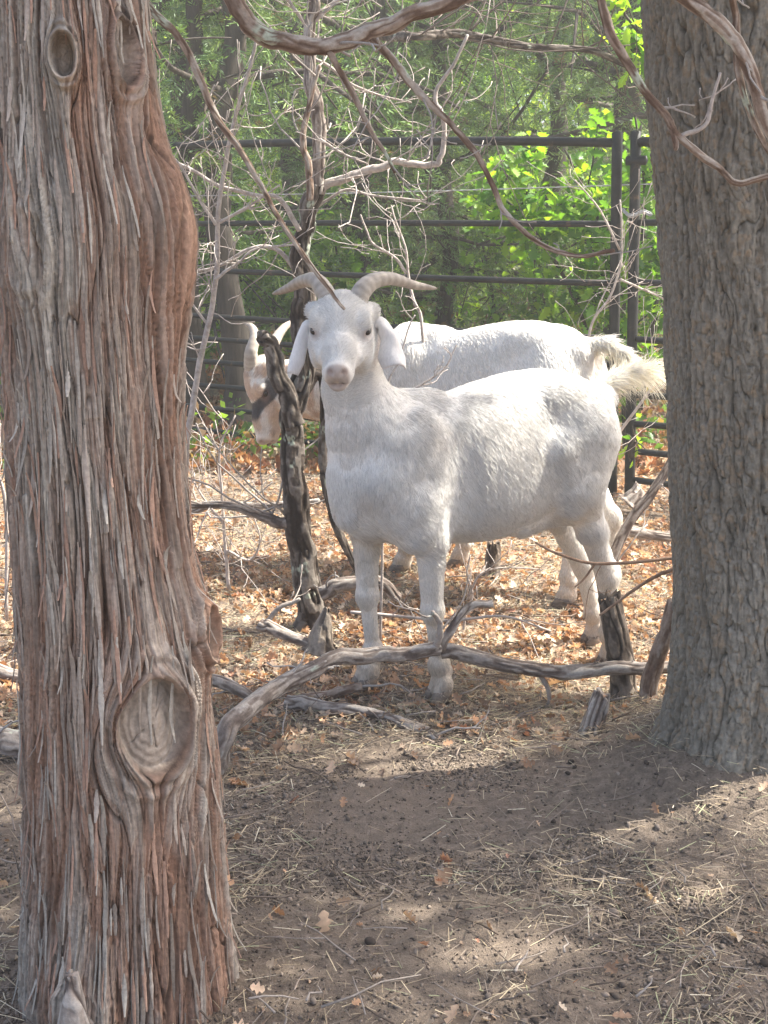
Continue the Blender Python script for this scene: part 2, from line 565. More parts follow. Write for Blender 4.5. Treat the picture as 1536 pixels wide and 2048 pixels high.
    for k in range(N):
        x, y = P[k]; L = rng.gamma(2.0, 0.032) + 0.02; an = rng.uniform(0, math.pi)
        n = 4; t = np.linspace(-.5, .5, n)
        xs = x + t * L * math.cos(an) + rng.normal(0, 0.004, n); ys = y + t * L * math.sin(an) + rng.normal(0, 0.004, n)
        zs = ground_h(xs, ys) + 0.006 + rng.uniform(0, 0.025) + t * rng.normal(0, 0.2) * L
        r = rng.uniform(0.0009, 0.0028) * (.75 + .25 * min(y / 2.6, 1.3))
        V, Q, T = tube(np.stack([xs, ys, zs], -1), np.linspace(r, r * .5, n), 5)
        g = rng.uniform(0.7, 1.2)
        c = np.array([(0.24, 0.19, 0.155), (0.34, 0.29, 0.25), (0.17, 0.125, 0.095)][rng.integers(3)]) * g
        mb.add(V, Q, T, c)
    tag(mb.build('twig_debris', mat_attr('twig', 0.85, 0.2, 0, 0.5, 200)), 'short dry twigs lying all over the leaf litter', kind='stuff')


build_litter()
# ---------------------------------------------------------------- big trunks
def trunk_grid(zs, cx, cy, rad, nth, hfun, circ_r):
    """displaced vertical trunk; theta = 0 faces the camera side (-Y), u = arc length"""
    th = (np.arange(nth) / nth - 0.5) * 2 * math.pi
    TH, Z = np.meshgrid(th, zs)
    R = rad[:, None]; 
    h, C = hfun(TH * circ_r, Z, TH)
    r = R + h
    X = cx[:, None] + np.sin(TH) * r
    Y = cy[:, None] - np.cos(TH) * r
    V = np.stack([X, Y, Z], -1).reshape(-1, 3)
    n = len(zs)
    i, j = np.meshgrid(np.arange(n - 1), np.arange(nth), indexing='ij')
    j2 = (j + 1) % nth
    Q = np.stack([i * nth + j, i * nth + j2, (i + 1) * nth + j2, (i + 1) * nth + j], -1).reshape(-1, 4)
    return V, Q, C.reshape(-1, 3)


def lerp3(a, b, t):
    return np.array(a) * (1 - t[..., None]) + np.array(b) * t[..., None]


def profile(rows, Yc):
    """(row, left px, right px) -> z, centre x, radius at distance Yc"""
    z = []; c = []; r = []
    for row, l, rr in rows:
        A = at(l, row, Yc); B = at(rr, row, Yc)
        z.append(A[2]); c.append((A[0] + B[0]) / 2); r.append((B[0] - A[0]) / 2 * 0.985)
    z = np.array(z)[::-1]; c = np.array(c)[::-1]; r = np.array(r)[::-1]
    return z, c, r


LT_Y = 1.66
def build_left_trunk(parent):
    rows = [(0, -28, 284), (100, -22, 296), (200, -18, 304), (300, -16, 318), (380, -12, 340), (430, -9, 352), (520, -3, 352), (600, 0, 350), (700, 8, 356),
            (800, 16, 362), (900, 22, 366), (1000, 28, 374), (1100, 34, 384), (1200, 38, 400), (1300, 43, 410), (1400, 46, 416),
            (1500, 48, 428), (1600, 48, 438), (1700, 47, 446), (1800, 45, 455), (1900, 42, 463), (2048, 38, 476)]
    z, c, r = profile(rows, LT_Y)
    z0 = z[0]
    # below the frame: root flare into the soil
    z = np.concatenate([[z0 - 0.22, z0 - 0.12, z0 - 0.05], z, [z[-1] + 0.5, z[-1] + 1.5, z[-1] + 3.2]])
    c = np.concatenate([[c[0], c[0], c[0]], c, [c[-1] - 0.03, c[-1] - 0.1, c[-1] - 0.2]])
    r = np.concatenate([[r[0] * 1.35, r[0] * 1.15, r[0] * 1.04], r, [r[-1] * 0.95, r[-1] * 0.75, r[-1] * 0.3]])
    zs = np.concatenate([np.arange(z[0], 1.62, 0.0015), np.arange(1.62, z[-1], 0.02)])
    cx = np.interp(zs, z, c); rad = np.interp(zs, z, r)
    k = np.ones(41) / 41
    pad = lambda a: np.convolve(np.pad(a, 20, mode='edge'), k, 'valid')
    cx = pad(cx); rad = pad(rad)
    cy = np.full_like(cx, LT_Y)
    Rm = 0.155
    def uv(px, py):
        best = None
        for ph in np.linspace(-1.35, 1.35, 271):
            yy = LT_Y - Rm * math.cos(ph); P = at(px, py, yy)
            e = abs(np.interp(P[2], zs, cx) + np.interp(P[2], zs, rad) * math.sin(ph) - P[0])
            if best is None or e < best[0]: best = (e, ph, P[2])
        return best[1] * Rm, best[2]
    knots = []   # u, z, a, b, height of the swelling, depth of the cut face
    for px, py, a, b, sw, dp in [(298, 1455, 0.054, 0.070, 0.020, 0.011), (226, 98, 0.026, 0.040, 0.014, 0.012), (104, 100, 0.020, 0.026, 0.012, 0.014),
                                 (412, 1265, 0.030, 0.040, 0.021, 0.004), (368, 480, 0.038, 0.080, 0.036, -0.004), (40, 500, 0.040, 0.050, 0.010, -0.006), (165, 2010, 0.035, 0.035, 0.03, -0.02)]:
        u, zz = uv(px, py); knots.append((u, zz, a, b, sw, dp))
    def hf(U, Z, TH):
        psi = U + 0.012 * (fbm(U * 8, Z * 2.2, 3, 3) - 0.5) + 0.05 * (vnoise(U * 0 + 3, Z * 1.6, None, 4) - 0.5)
        h = 0; disc = np.zeros_like(U); swell = 0; rim = 0; fres = np.zeros_like(U); near = np.zeros_like(U)
        for i, (u0, z0_, a, b, sw, dp) in enumerate(knots):
            du = U - u0; dz = Z - z0_
            wob = 1 + 0.14 * (fbm(du / a * 1.3 + 7 * i, dz / b * 1.3, 2, 40 + i) - 0.5)
            rho = np.sqrt((du / a) ** 2 + (dz / b) ** 2) * wob
            psi = psi - du * np.minimum(1 / np.maximum(rho, 1e-3) ** 2, 1.0) * (0.95 if dp > 0 else 0.35)
            swell = swell + sw * np.exp(-(rho / 1.75) ** 2)
            rim = rim + (0.012 * np.exp(-((rho - 1.08) / 0.16) ** 2) + 0.007 * np.exp(-((rho - 1.45) / 0.13) ** 2)) * (1 if dp > 0 else 0.3)
            near = np.maximum(near, np.exp(-(rho / 1.9) ** 4))
            if dp > 0:
                inside = sstep(1.0, 0.93, rho)
                ang = np.arctan2(dz / b, du / a)
                rings = 0.0007 * np.sin(rho * 30 + 5.0 * fbm(du * 45, dz * 45, 3, 50)) + .002 * (fbm(du * 90, dz * 40, 3, 51) - .5)
                cr = np.zeros_like(U)
                for q in range(4):
                    an = -1.5 + q * 1.7 + (q * q) * .4 + i + 0.25 * fbm(rho * 3, U * 0, 2, 60 + q)
                    dd = np.abs(np.sin(ang - an)) * rho
                    cr = np.maximum(cr, np.exp(-(dd / 0.016) ** 2) * (np.cos(ang - an) > 0) * (rho > 0.05 + .1 * q) * (rho < 0.55 + .1 * q))
                face = rings - dp * 1.2 * (1 - 0.4 * (1 - rho)) - 0.005 * cr
                h = h + inside * face
                disc = np.maximum(disc, inside)
        w = psi
        n0 = vnoise(w * 17, Z * 1.1, None, 71) - 0.5
        n1 = vnoise(w * 62 + 3 * vnoise(w * 20, Z * 5, None, 79), Z * 4.2, None, 72)
        n2 = vnoise(w * 150 + 1.5 * vnoise(w * 30, Z * 9, None, 80), Z * 8.0, None, 73)
        n3 = vnoise(w * 330, Z * 15, None, 74)
        n4 = vnoise(w * 700, Z * 60, None, 75)
        n5 = vnoise(w * 95, Z * 14, None, 76)
        # shreddy plates with sharp lifted edges
        p1 = sstep(0.40, 0.47, n1); p2 = sstep(0.42, 0.50, n2); p3 = sstep(0.40, 0.55, n3); p5 = sstep(0.55, 0.60, n5)
        saw = np.mod(w * 75 + 3.0 * fbm(w * 12, Z * 3, 2, 90), 1.0)
        saw2 = np.mod(w * 210 + 4.0 * fbm(w * 30, Z * 6, 2, 92), 1.0); saw2 = saw2 * sstep(.35, .6, vnoise(w * 70, Z * 9, None, 93))
        bark = 0.014 * n0 + 0.0044 * p1 + 0.0034 * p2 + 0.0016 * p3 + 0.0024 * p5 + 0.0007 * n4 + 0.0028 * saw + 0.0026 * saw2
        cr = 1 - sstep(0.0, 0.028, np.abs(n1 - 0.36)); cr2 = 1 - sstep(0.0, 0.05, np.abs(n2 - 0.30))
        bark = bark - 0.006 * cr - 0.004 * cr2
        h = h + (1 - disc) * (bark + rim) + swell
        # colour: weathered grey on lifted strips, red brown inner bark below
        red = np.clip(1 - (0.42 * p1 + 0.30 * p2 + 0.2 * p3 + 0.2 * p5), 0, 1)
        big = fbm(w * 14 + 5, Z * 2.4, 3, 77)
        lowred = sstep(1.25, 0.2, Z) * 0.22
        red = np.clip(red * 0.85 + .04 + (big - 0.5) * 1.9 + lowred, 0, 1)
        grey = lerp3((0.30, 0.265, 0.225), (0.56, 0.52, 0.46), n3)
        rc = lerp3((0.27, 0.155, 0.105), (0.42, 0.265, 0.19), n2)
        C = lerp3((0, 0, 0), (1, 1, 1), red) * rc + (1 - red[..., None]) * grey
        C = C * (0.66 + 0.62 * vnoise(w * 210, Z * 7, None, 78) * (.6 + .5 * n4))[..., None]
        C = C * (1 - .35 * sstep(.12, .0, saw) - .25 * sstep(.2, .0, saw2))[..., None]
        C = C * (1 - 0.5 * np.clip(cr + cr2 * .6, 0, 1) * (1 - disc))[..., None]
        dc = lerp3((0.27, 0.23, 0.195), (0.47, 0.39, 0.32), fbm(U * 60, Z * 25, 3, 91))
        C = C * (1 - disc[..., None]) + dc * disc[..., None]
        return h - 0.009, C * np.array([.93, .92, .90])
    V, Q, C = trunk_grid(zs, cx, cy, rad, 900, hf, Rm)
    # loose peeling strips
    rg = np.random.default_rng(333); mb = MB(); nth = 900
    nlow = int((1.62 - z[0]) / .0015)
    for k in range(760):
        i = rg.integers(60, nlow - 20); jj = int(nth * (.5 + rg.normal(0, .17))) % nth
        p0 = V[i * nth + jj]; zz = p0[2]
        if any(abs(zz - q[1]) < q[3] * 1.5 and abs((jj / nth - .5) * 2 * math.pi * Rm - q[0]) < q[2] * 1.5 for q in knots): continue
        L = rg.uniform(.03, .15); wd = rg.uniform(.0009, .0034); m = 9
        t = np.linspace(0, 1, m); 
        rows_ = np.clip(i - (t * L / .0015).astype(int), 2, nlow); slip = rg.normal(0, .25) * t
        cols_ = (jj + slip).astype(int) % nth
        base = V[rows_ * nth + cols_]
        cen = np.column_stack([np.interp(base[:, 2], zs, cx), np.full(m, LT_Y), base[:, 2]])
        nrm = base - cen; nrm /= np.linalg.norm(nrm, axis=1, keepdims=True)
        off = np.convolve(np.pad(np.linalg.norm(base - cen, axis=1), 2, mode='edge'), np.ones(5) / 5, 'valid')
        liftp = .0025 + rg.uniform(.001, .016) * (t ** 3 if rg.uniform() < .6 else (1 - t) ** 3)
        mid = cen + nrm * (off + liftp)[:, None]
        sd_ = np.cross(nrm, [0, 0, 1.0]); sd_ /= np.linalg.norm(sd_, axis=1, keepdims=True)
        ww = wd * np.sin(math.pi * np.clip(t, .06, .94)) ** .5 * (1 + .25 * rg.normal(0, 1, m).clip(-1, 1))
        Vs = np.vstack([mid + sd_ * ww[:, None], mid + nrm * .0016, mid - sd_ * ww[:, None]])
        i_ = np.arange(m - 1)
        Qs = np.vstack([np.stack([i_, i_ + 1, m + i_ + 1, m + i_], -1), np.stack([m + i_, m + i_ + 1, 2 * m + i_ + 1, 2 * m + i_], -1)])
        cc = np.array([(.40, .36, .31), (.37, .31, .26), (.36, .23, .17), (.28, .23, .19)][rg.integers(4)]) * rg.uniform(.75, 1.15)
        mb.add(Vs, Qs, None, cc)
    tag(mb.build('peeling_bark', mat_attr('peeling_bark', .85, .2, 0, .5, 160, None, .4), parent), kind='stuff')
    m = mat_attr('juniper_bark', 0.85, 0.25, 0, 0.55, 120, None, 0.5)
    return obj('trunk', mesh_np('trunk', V, Q, None, True, {'Col': C}), m, parent), (zs, cx, cy, rad)


RT_Y = 2.38
def build_right_trunk(parent):
    rows = [(0, 1300, 1650), (200, 1309, 1655), (400, 1325, 1662), (600, 1339, 1672), (800, 1348, 1680), (1000, 1355, 1686), (1150, 1359, 1690),
            (1300, 1354, 1692), (1400, 1343, 1698), (1460, 1328, 1708), (1500, 1306, 1722)]
    z, c, r = profile(rows, RT_Y)
    z = np.concatenate([[z[0] - 0.16, z[0] - 0.10, z[0] - 0.05], z, [z[-1] + 0.6, z[-1] + 1.8, z[-1] + 4.5]])
    c = np.concatenate([[c[0] - .01, c[0] - .005, c[0]], c, [c[-1] - 0.02, c[-1] + 0.05, c[-1] + 0.15]])
    r = np.concatenate([[r[0] * 1.6, r[0] * 1.3, r[0] * 1.08], r, [r[-1] * 0.95, r[-1] * 0.8, r[-1] * 0.3]])
    zs = np.concatenate([np.arange(z[0], 1.85, 0.002), np.arange(1.85, z[-1], 0.03)])
    cx = np.interp(zs, z, c); rad = np.interp(zs, z, r)
    k = np.ones(41) / 41
    pad = lambda a: np.convolve(np.pad(a, 20, mode='edge'), k, 'valid')
    cx = pad(cx); rad = pad(rad); cy = np.full_like(cx, RT_Y)
    def hf(U, Z, TH):
        w = U + 0.03 * (fbm(U * 10, Z * 5, 3, 101) - 0.5)
        n0 = vnoise(w * 11, Z * 1.5, None, 102) - 0.5
        n1 = vnoise(w * 92 + 1.4 * vnoise(w * 50, Z * 22, None, 109), Z * 17, None, 103)
        n2 = vnoise(w * 170, Z * 55, None, 104); n3 = vnoise(w * 400, Z * 160, None, 105)
        n4 = vnoise(w * 240, Z * 60, None, 108)
        gate = sstep(.38, .62, vnoise(w * 55, Z * 14, None, 111))
        n5 = vnoise(w * 150 + 2 * vnoise(w * 40, Z * 18, None, 113), Z * 34, None, 112)
        fis = np.maximum(np.exp(-((n1 - 0.5) / 0.045) ** 2) * gate, .7 * np.exp(-((n5 - .45) / .05) ** 2) * (1 - .5 * gate))
        n6 = vnoise(w * 34, Z * 4.5, None, 114); fur = np.exp(-((n6 - .5) / .09) ** 2)
        h = -0.0045 * fur + 0.030 * n0 * sstep(0, .3, Z + .2) + 0.0026 * sstep(0.42, 0.5, n2) + 0.002 * sstep(0.4, 0.5, n4) + 0.0018 * n3 - 0.0055 * fis + 0.004 * np.abs(n1 - 0.5) * 2
        # buttress folds near the soil
        h = h + 0.03 * sstep(0.35, -0.1, Z) * (vnoise(U * 9, Z * 0 + 2, None, 107) - 0.3)
        g = lerp3((0.19, 0.17, 0.145), (0.34, 0.315, 0.275), n2 * .6 + n3 * .4)
        fl = sstep(0.62, 0.7, fbm(w * 120, Z * 70, 2, 106))
        C = g * (1 - fl[..., None]) + np.array([0.31, 0.25, 0.19]) * fl[..., None]
        C = C * (1 - 0.45 * fis[..., None]) * (1 - .25 * fur[..., None])
        tint = fbm(w * 8, Z * 3, 3, 110)[..., None]
        C = C * (0.66 + 0.4 * tint) * np.array([1.0, .985, .93])
        return h, C
    V, Q, C = trunk_grid(zs, cx, cy, rad, 640, hf, 0.185)
    m = mat_attr('plated_bark', 0.9, 0.2, 0, 0.5, 90, None, 0.5)
    return obj('trunk', mesh_np('trunk', V, Q, None, True, {'Col': C}), m, parent), (zs, cx, cy, rad)


left_tree = thing('juniper_tree', 'thick juniper in the left foreground with shredding red brown bark and a round knot', 'tree')
lt_trunk, LTP = build_left_trunk(left_tree)
right_tree = thing('pine_tree', 'thick tree at the right edge with flaky grey brown plated bark', 'tree')
rt_trunk, RTP = build_right_trunk(right_tree)
# ---------------------------------------------------------------- pipe fence
MAT_PIPE = mat_bark('dark_pipe', [(0.3, (0.010, 0.010, 0.010)), (0.6, (0.024, 0.024, 0.023)), (0.72, (0.11, 0.07, 0.045))], (5, 5, 5), 3.0, 0.5, 0.25, 0.002)
def fence_line(px):
    """distance of the fence plane below a photograph column"""
    k = 0.195 + (px - 1228) * -0.0000469 * -1
    return 1.0 / (0.1945 + 0.0000469 * (px - 1228))
def fp(px, z, off=0.0):
    Y = fence_line(px) + off
    r = ray(px, 1000); k = Y / r[1]
    return np.array([r[0] * k - .010, Y, z])
def z_of(px, py): return at(px, py, fence_line(px))[2]
RAILS = [z_of(1300, y) for y in (447, 567, 680, 735, 790, 850, 907, 965)]
TOPZ = z_of(1300, 283)
def fence_panel(label, xa, xb, arch, posts):
    t = thing('fence_panel', label, 'fence', 'black pipe fence panels of the goat pen')
    A = fp(xa, 0); B = fp(xb, 0)
    def lerp(u, z): q = A * (1 - u) + B * u; return np.array([q[0] - .045 * z / 1.5, q[1], z])     # the old panel leans a little
    n = 24
    us = np.linspace(0, 1, n)
    for i, z in enumerate([TOPZ] + RAILS):
        mb = MB()
        if i == 0 and arch:
            P = np.array([lerp(u, z + arch * math.sin(math.pi * min(1, (1 - u) * 1.02)) ** .8 * (1 if u > .0 else 0)) for u in us])
        else:
            P = np.array([lerp(u, z + 0.004 * math.sin(u * 9 + i) ) for u in us])
        mb.add(*tube(P, 0.0142 if i else 0.019, 14)); mb.build('rail', MAT_PIPE, t)
    for u in posts:
        mb = MB(); P = np.array([lerp(u, z) for z in np.linspace(0.0 if u not in (0, 1) else -0.03, TOPZ + (0.04 if u in (0, 1) else 0), 12)])
        if u not in (0, 1): P = P + np.array([0.02, 0.03, 0])
        mb.add(*tube(P, 0.022 if u in (0, 1) else 0.014, 14)); mb.build('post', MAT_PIPE, t)
    return t
fence_panel('long black pipe fence panel spanning behind the two goats', -330, 1228, 0.07, [0, 1, 0.42])
fence_panel('short black pipe fence panel behind the right trunk', 1263, 2500, 0, [0, 1, .5])
# latch between the posts and chain
t = thing('gate_latch', 'dark steel latch bar joining the two fence posts near their tops', 'latch')
mb = MB(); a = fp(1228, z_of(1240, 322), -.03); b = fp(1263, z_of(1240, 322), -.03)
mb.add(*tube(np.array([a, (a + b) / 2, b]), 0.02, 10)); mb.build('bar', MAT_PIPE, t)
mb = MB()
P = catmull([fp(1222, z_of(1240, 418), -.035), fp(1240, z_of(1240, 432), -.05), fp(1262, z_of(1240, 424), -.04), fp(1275, z_of(1240, 428), -.035)], 6)
for i in range(len(P) - 1):
    c = (P[i] + P[i + 1]) / 2; d = P[i + 1] - P[i]; d /= np.linalg.norm(d)
    s = np.array([0, 0, 1.0]) if i % 2 else np.cross(d, [0, 0, 1.0])
    a_ = np.linspace(0, 2 * math.pi, 11)
    ring = c + d * (np.cos(a_) * .013)[:, None] + s * (np.sin(a_) * .007)[:, None]
    mb.add(*tube(ring, .0022, 6, False))
mb.build('chain', mat_bark('galvanised', [(0.3, (0.3, 0.3, 0.31)), (0.7, (0.5, 0.5, 0.5))], (9, 9, 9), 2, 0.4), t)
# barbed wire
def barbed(label, xa, xb, za, zb, off):
    n = 160; us = np.linspace(0, 1, n); A = fp(xa, za, off); B = fp(xb, zb, off)
    P = A * (1 - us)[:, None] + B * us[:, None]; P[:, 2] -= 0.03 * np.sin(math.pi * us)
    mb = MB()
    for ph in (0, math.pi):
        w = np.stack([0 * us, np.cos(us * 260 + ph), np.sin(us * 260 + ph)], -1) * .0022
        mb.add(*tube(P + w, .0016, 5, False))
    for k in range(6, n, 7):
        for s in range(3):
            d = RNG.normal(0, 1, 3); d /= np.linalg.norm(d)
            mb.add(*tube(np.array([P[k] - d * .012, P[k], P[k] + d * .012]), .0014, 5, False))
    o = mb.build('barbed_wire', bpy.data.materials['galvanised'])
    tag(o, label, 'barbed wire')
barbed('strand of barbed wire strung just behind the pipe fence below its top rail', -100, 1700, z_of(800, 372), z_of(1300, 358), .10)
# pale board low behind the left trunk
mb = MB()
A = at(-60, 868, 4.6); B = at(24, 868, 4.6)
c = (A + B) / 2; sx, sy, sz = (B[0] - A[0]) / 2, .02, .038
V = np.array([[x, y, z] for x in (-sx, sx) for y in (-sy, sy) for z in (-sz, sz)]) + c
mb.add(V, np.array([[0, 1, 3, 2], [4, 6, 7, 5], [0, 4, 5, 1], [2, 3, 7, 6], [0, 2, 6, 4], [1, 5, 7, 3]]))
B2 = mb.build('plank', mat_bark('old_plank', [(0.3, (0.30, 0.22, 0.15)), (0.7, (0.48, 0.37, 0.25))], (3, 40, 60), 1, 0.9), None, False)
tag(B2, 'tan wooden plank end at the left edge beside the juniper trunk', 'plank')
# ---------------------------------------------------------------- goats
class Field:
    """signed distance field on a grid, blended from simple volumes, meshed as ONE continuous skin"""
    def __init__(s, lo, hi, h):
        s.lo = np.array(lo, float); s.h = h
        s.n = np.ceil((np.array(hi) - s.lo) / h).astype(int) + 1
        s.D = np.full(s.n, 1.0, np.float32)

    def sub(s, lo, hi):
        a = np.clip(np.floor((np.array(lo) - s.lo) / s.h).astype(int), 0, s.n)
        b = np.clip(np.ceil((np.array(hi) - s.lo) / s.h).astype(int) + 1, 0, s.n)
        sl = tuple(slice(a[i], b[i]) for i in range(3))
        ax = [s.lo[i] + np.arange(a[i], b[i]) * s.h for i in range(3)]
        return sl, np.stack(np.meshgrid(*ax, indexing='ij'), -1)

    def blend(s, sl, d, k, op):
        A = s.D[sl]
        if op == 'add':
            if k > 0:
                q = np.maximum(k - np.abs(A - d), 0) / k
                s.D[sl] = np.minimum(A, d) - q * q * k * 0.25
            else: s.D[sl] = np.minimum(A, d)
        else:
            d = -d
            q = np.maximum(k - np.abs(A - d), 0) / max(k, 1e-6)
            s.D[sl] = np.maximum(A, d) + q * q * k * 0.25

    def cone(s, a, b, ra, rb, k=0.03, op='add', sq=None):
        """tapered capsule; sq = (axis vector, factor) squashes the section along an axis"""
        a = np.array(a, float); b = np.array(b, float); m = max(ra, rb) * (1.3 if sq is None else 1.6) + k + 0.02
        sl, P = s.sub(np.minimum(a, b) - m, np.maximum(a, b) + m)
        if P.size == 0: return
        ab = b - a; L2 = ab @ ab + 1e-12
        t = np.clip(((P - a) @ ab) / L2, 0, 1)
        v = P - a - t[..., None] * ab
        if sq is not None:
            ax = np.array(sq[0], float); ax /= np.linalg.norm(ax)
            c = v @ ax
            v = v + ax * (c * (1 / sq[1] - 1))[..., None]
        d = np.linalg.norm(v, axis=-1) - (ra + (rb - ra) * t)
        s.blend(sl, d, k, op)

    def ell(s, c, r, k=0.03, op='add', M=None):
        c = np.array(c, float); r = np.array(r, float); m = r.max() + k + 0.02
        sl, P = s.sub(c - m, c + m)
        if P.size == 0: return
        q = P - c
        if M is not None: q = q @ M            # columns of M = ellipsoid axes
        k0 = np.linalg.norm(q / r, axis=-1); k1 = np.linalg.norm(q / (r * r), axis=-1) + 1e-9
        s.blend(sl, k0 * (k0 - 1) / k1, k, op)

    def sweep(s, X, top, bot, hw, k=0.03, pw=2.3):
        sl, P = s.sub((X[0] - .06, -.25, min(bot) - .05), (X[-1] + .06, .25, max(top) + .05))
        x = P[..., 0]; xc = np.clip(x, X[0], X[-1])
        xs = np.linspace(X[0], X[-1], 200)
        def sm(v):
            w = np.interp(xs, X, v); kk = np.hanning(25); kk /= kk.sum()
            return np.convolve(np.pad(w, 12, mode='edge'), kk, 'valid')
        t = np.interp(xc, xs, sm(top)); b = np.interp(xc, xs, sm(bot)); w = np.interp(xc, xs, sm(hw))
        zc = (t + b) / 2; hh = (t - b) / 2
        zz = (P[..., 2] - zc) / hh
        w = w * (1 - 0.14 * np.clip(zz, -1, 1))            # slightly narrower along the back
        q = (np.abs(P[..., 1] / w) ** pw + np.abs(zz) ** pw) ** (1 / pw)
        d = (q - 1) * np.minimum(w, hh)
        ex = np.abs(x - xc)
        d = np.where(ex > 0, np.sqrt(np.maximum(d, 0) ** 2 + ex ** 2) + np.minimum(d, 0) * 0, d)
        s.blend(sl, d, k, 'add')

    def mesh(s):
        """naive surface nets"""
        D = s.D; S = D < 0
        n = D.shape
        c = [S[i:n[0] - 1 + i, j:n[1] - 1 + j, k:n[2] - 1 + k] for i in (0, 1) for j in (0, 1) for k in (0, 1)]
        tot = sum(x.astype(np.int8) for x in c)
        I = np.argwhere((tot > 0) & (tot < 8))
        idx = -np.ones(tuple(np.array(n) - 1), np.int64); idx[tuple(I.T)] = np.arange(len(I))
        acc = np.zeros((len(I), 3)); cnt = np.zeros(len(I))
        corners = [(i, j, k) for i in (0, 1) for j in (0, 1) for k in (0, 1)]
        vals = [D[I[:, 0] + a, I[:, 1] + b, I[:, 2] + c_] for a, b, c_ in corners]
        for p in range(8):
            for q in range(p + 1, 8):
                A = np.array(corners[p]); B = np.array(corners[q])
                if np.abs(A - B).sum() != 1: continue
                va, vb = vals[p], vals[q]
                m = (va < 0) != (vb < 0)
                t = va / (va - vb + 1e-12)
                acc[m] += (A + (B - A) * t[:, None])[m]; cnt[m] += 1
        V = s.lo + (I + acc / cnt[:, None]) * s.h
        Q = []
        for ax in range(3):
            o = [1 if a == ax else 0 for a in range(3)]
            A = S[:n[0] - o[0], :n[1] - o[1], :n[2] - o[2]]; B = S[o[0]:, o[1]:, o[2]:]
            E = np.argwhere(A != B)
            u, v = [(1, 2), (2, 0), (0, 1)][ax]
            E = E[(E[:, u] > 0) & (E[:, v] > 0) & (E[:, u] < n[u] - 1) & (E[:, v] < n[v] - 1)]
            e = lambda du, dv: idx[tuple((E - np.eye(3, dtype=int)[u] * du - np.eye(3, dtype=int)[v] * dv).T)]
            q = np.stack([e(0, 0), e(1, 0), e(1, 1), e(0, 1)], -1)
            flip = B[tuple(E.T)]
            q[flip] = q[flip][:, ::-1]
            Q.append(q)
        Q = np.concatenate(Q); Q = Q[(Q >= 0).all(1)]
        return V, Q

    def normals(s, V):
        g = (V - s.lo) / s.h
        def smp(P):
            P = np.clip(P, 0, np.array(s.n) - 1.001); i = P.astype(int); f = P - i; r = 0
            for a in (0, 1):
                for b in (0, 1):
                    for c in (0, 1):
                        w = (f[:, 0] if a else 1 - f[:, 0]) * (f[:, 1] if b else 1 - f[:, 1]) * (f[:, 2] if c else 1 - f[:, 2])
                        r = r + w * s.D[i[:, 0] + a, i[:, 1] + b, i[:, 2] + c]
            return r
        N = np.stack([smp(g + e) - smp(g - e) for e in np.eye(3) * 1.2], -1)
        return N / (np.linalg.norm(N, axis=1, keepdims=True) + 1e-9)


def head_frame(pos, f, u):
    f = np.array(f, float); f /= np.linalg.norm(f)
    u = np.array(u, float); u -= f * (u @ f); u /= np.linalg.norm(u)
    l = np.cross(u, f)
    return np.array(pos, float), np.stack([f, l, u], 1)     # columns fwd, left, up


MAT_FUR = None
def mats_goat():
    global MAT_SKIN, MAT_FUR, MAT_HORN, MAT_HOOF, MAT_EYE, MAT_EAR
    def skin(name, hairy=True):
        m, nt, p, out = new_mat(name)
        c = attr(nt, 'Col')
        f = noise(nt, 220, 3, 0.6, objvec(nt, (1, 1, 0.25)))
        c = mix(nt, 0.35, c, ramp(nt, f, [(0.3, (0.72, 0.71, 0.70)), (0.7, (1.12, 1.12, 1.12))]), 'MULTIPLY')
        nt.links.new(c, p.inputs['Base Color']); p.inputs['Roughness'].default_value = 0.75
        p.inputs['Specular IOR Level'].default_value = 0.2
        p.inputs['Sheen Weight'].default_value = 0.25
        nt.links.new(bump(nt, f, 0.4, 0.002), p.inputs['Normal'])
        return m
    MAT_SKIN = skin('white_coat')
    m, nt, p, out = new_mat('white_hair')
    nt.links.new(attr(nt, 'Col'), p.inputs['Base Color'])
    p.inputs['Roughness'].default_value = 0.34; p.inputs['Specular IOR Level'].default_value = 0.45
    t = nt.nodes.new('ShaderNodeBsdfTranslucent'); nt.links.new(attr(nt, 'Col'), t.inputs['Color'])
    ms = nt.nodes.new('ShaderNodeMixShader'); ms.inputs[0].default_value = 0.3
    nt.links.new(p.outputs[0], ms.inputs[1]); nt.links.new(t.outputs[0], ms.inputs[2]); nt.links.new(ms.outputs[0], out.inputs['Surface'])
    MAT_FUR = m
    m, nt, p, out = new_mat('horn')
    c = attr(nt, 'Col'); f = noise(nt, 60, 5, 0.6, objvec(nt))
    nt.links.new(mix(nt, 0.6, c, ramp(nt, f, [(0.3, (0.6, 0.58, 0.55)), (0.7, (1.15, 1.15, 1.15))]), 'MULTIPLY'), p.inputs['Base Color'])
    p.inputs['Roughness'].default_value = 0.55; nt.links.new(bump(nt, f, 0.4, 0.002), p.inputs['Normal'])
    MAT_HORN = m
    m, nt, p, out = new_mat('hoof'); f = noise(nt, 50, 4, 0.6, objvec(nt, (1, 1, 3)))
    nt.links.new(ramp(nt, f, [(0.3, (0.10, 0.08, 0.065)), (0.7, (0.26, 0.20, 0.15))]), p.inputs['Base Color']); p.inputs['Roughness'].default_value = 0.6
    MAT_HOOF = m
    m, nt, p, out = new_mat('eye'); p.inputs['Base Color'].default_value = (0.035, 0.022, 0.014, 1); p.inputs['Roughness'].default_value = 0.12
    MAT_EYE = m
mats_goat()


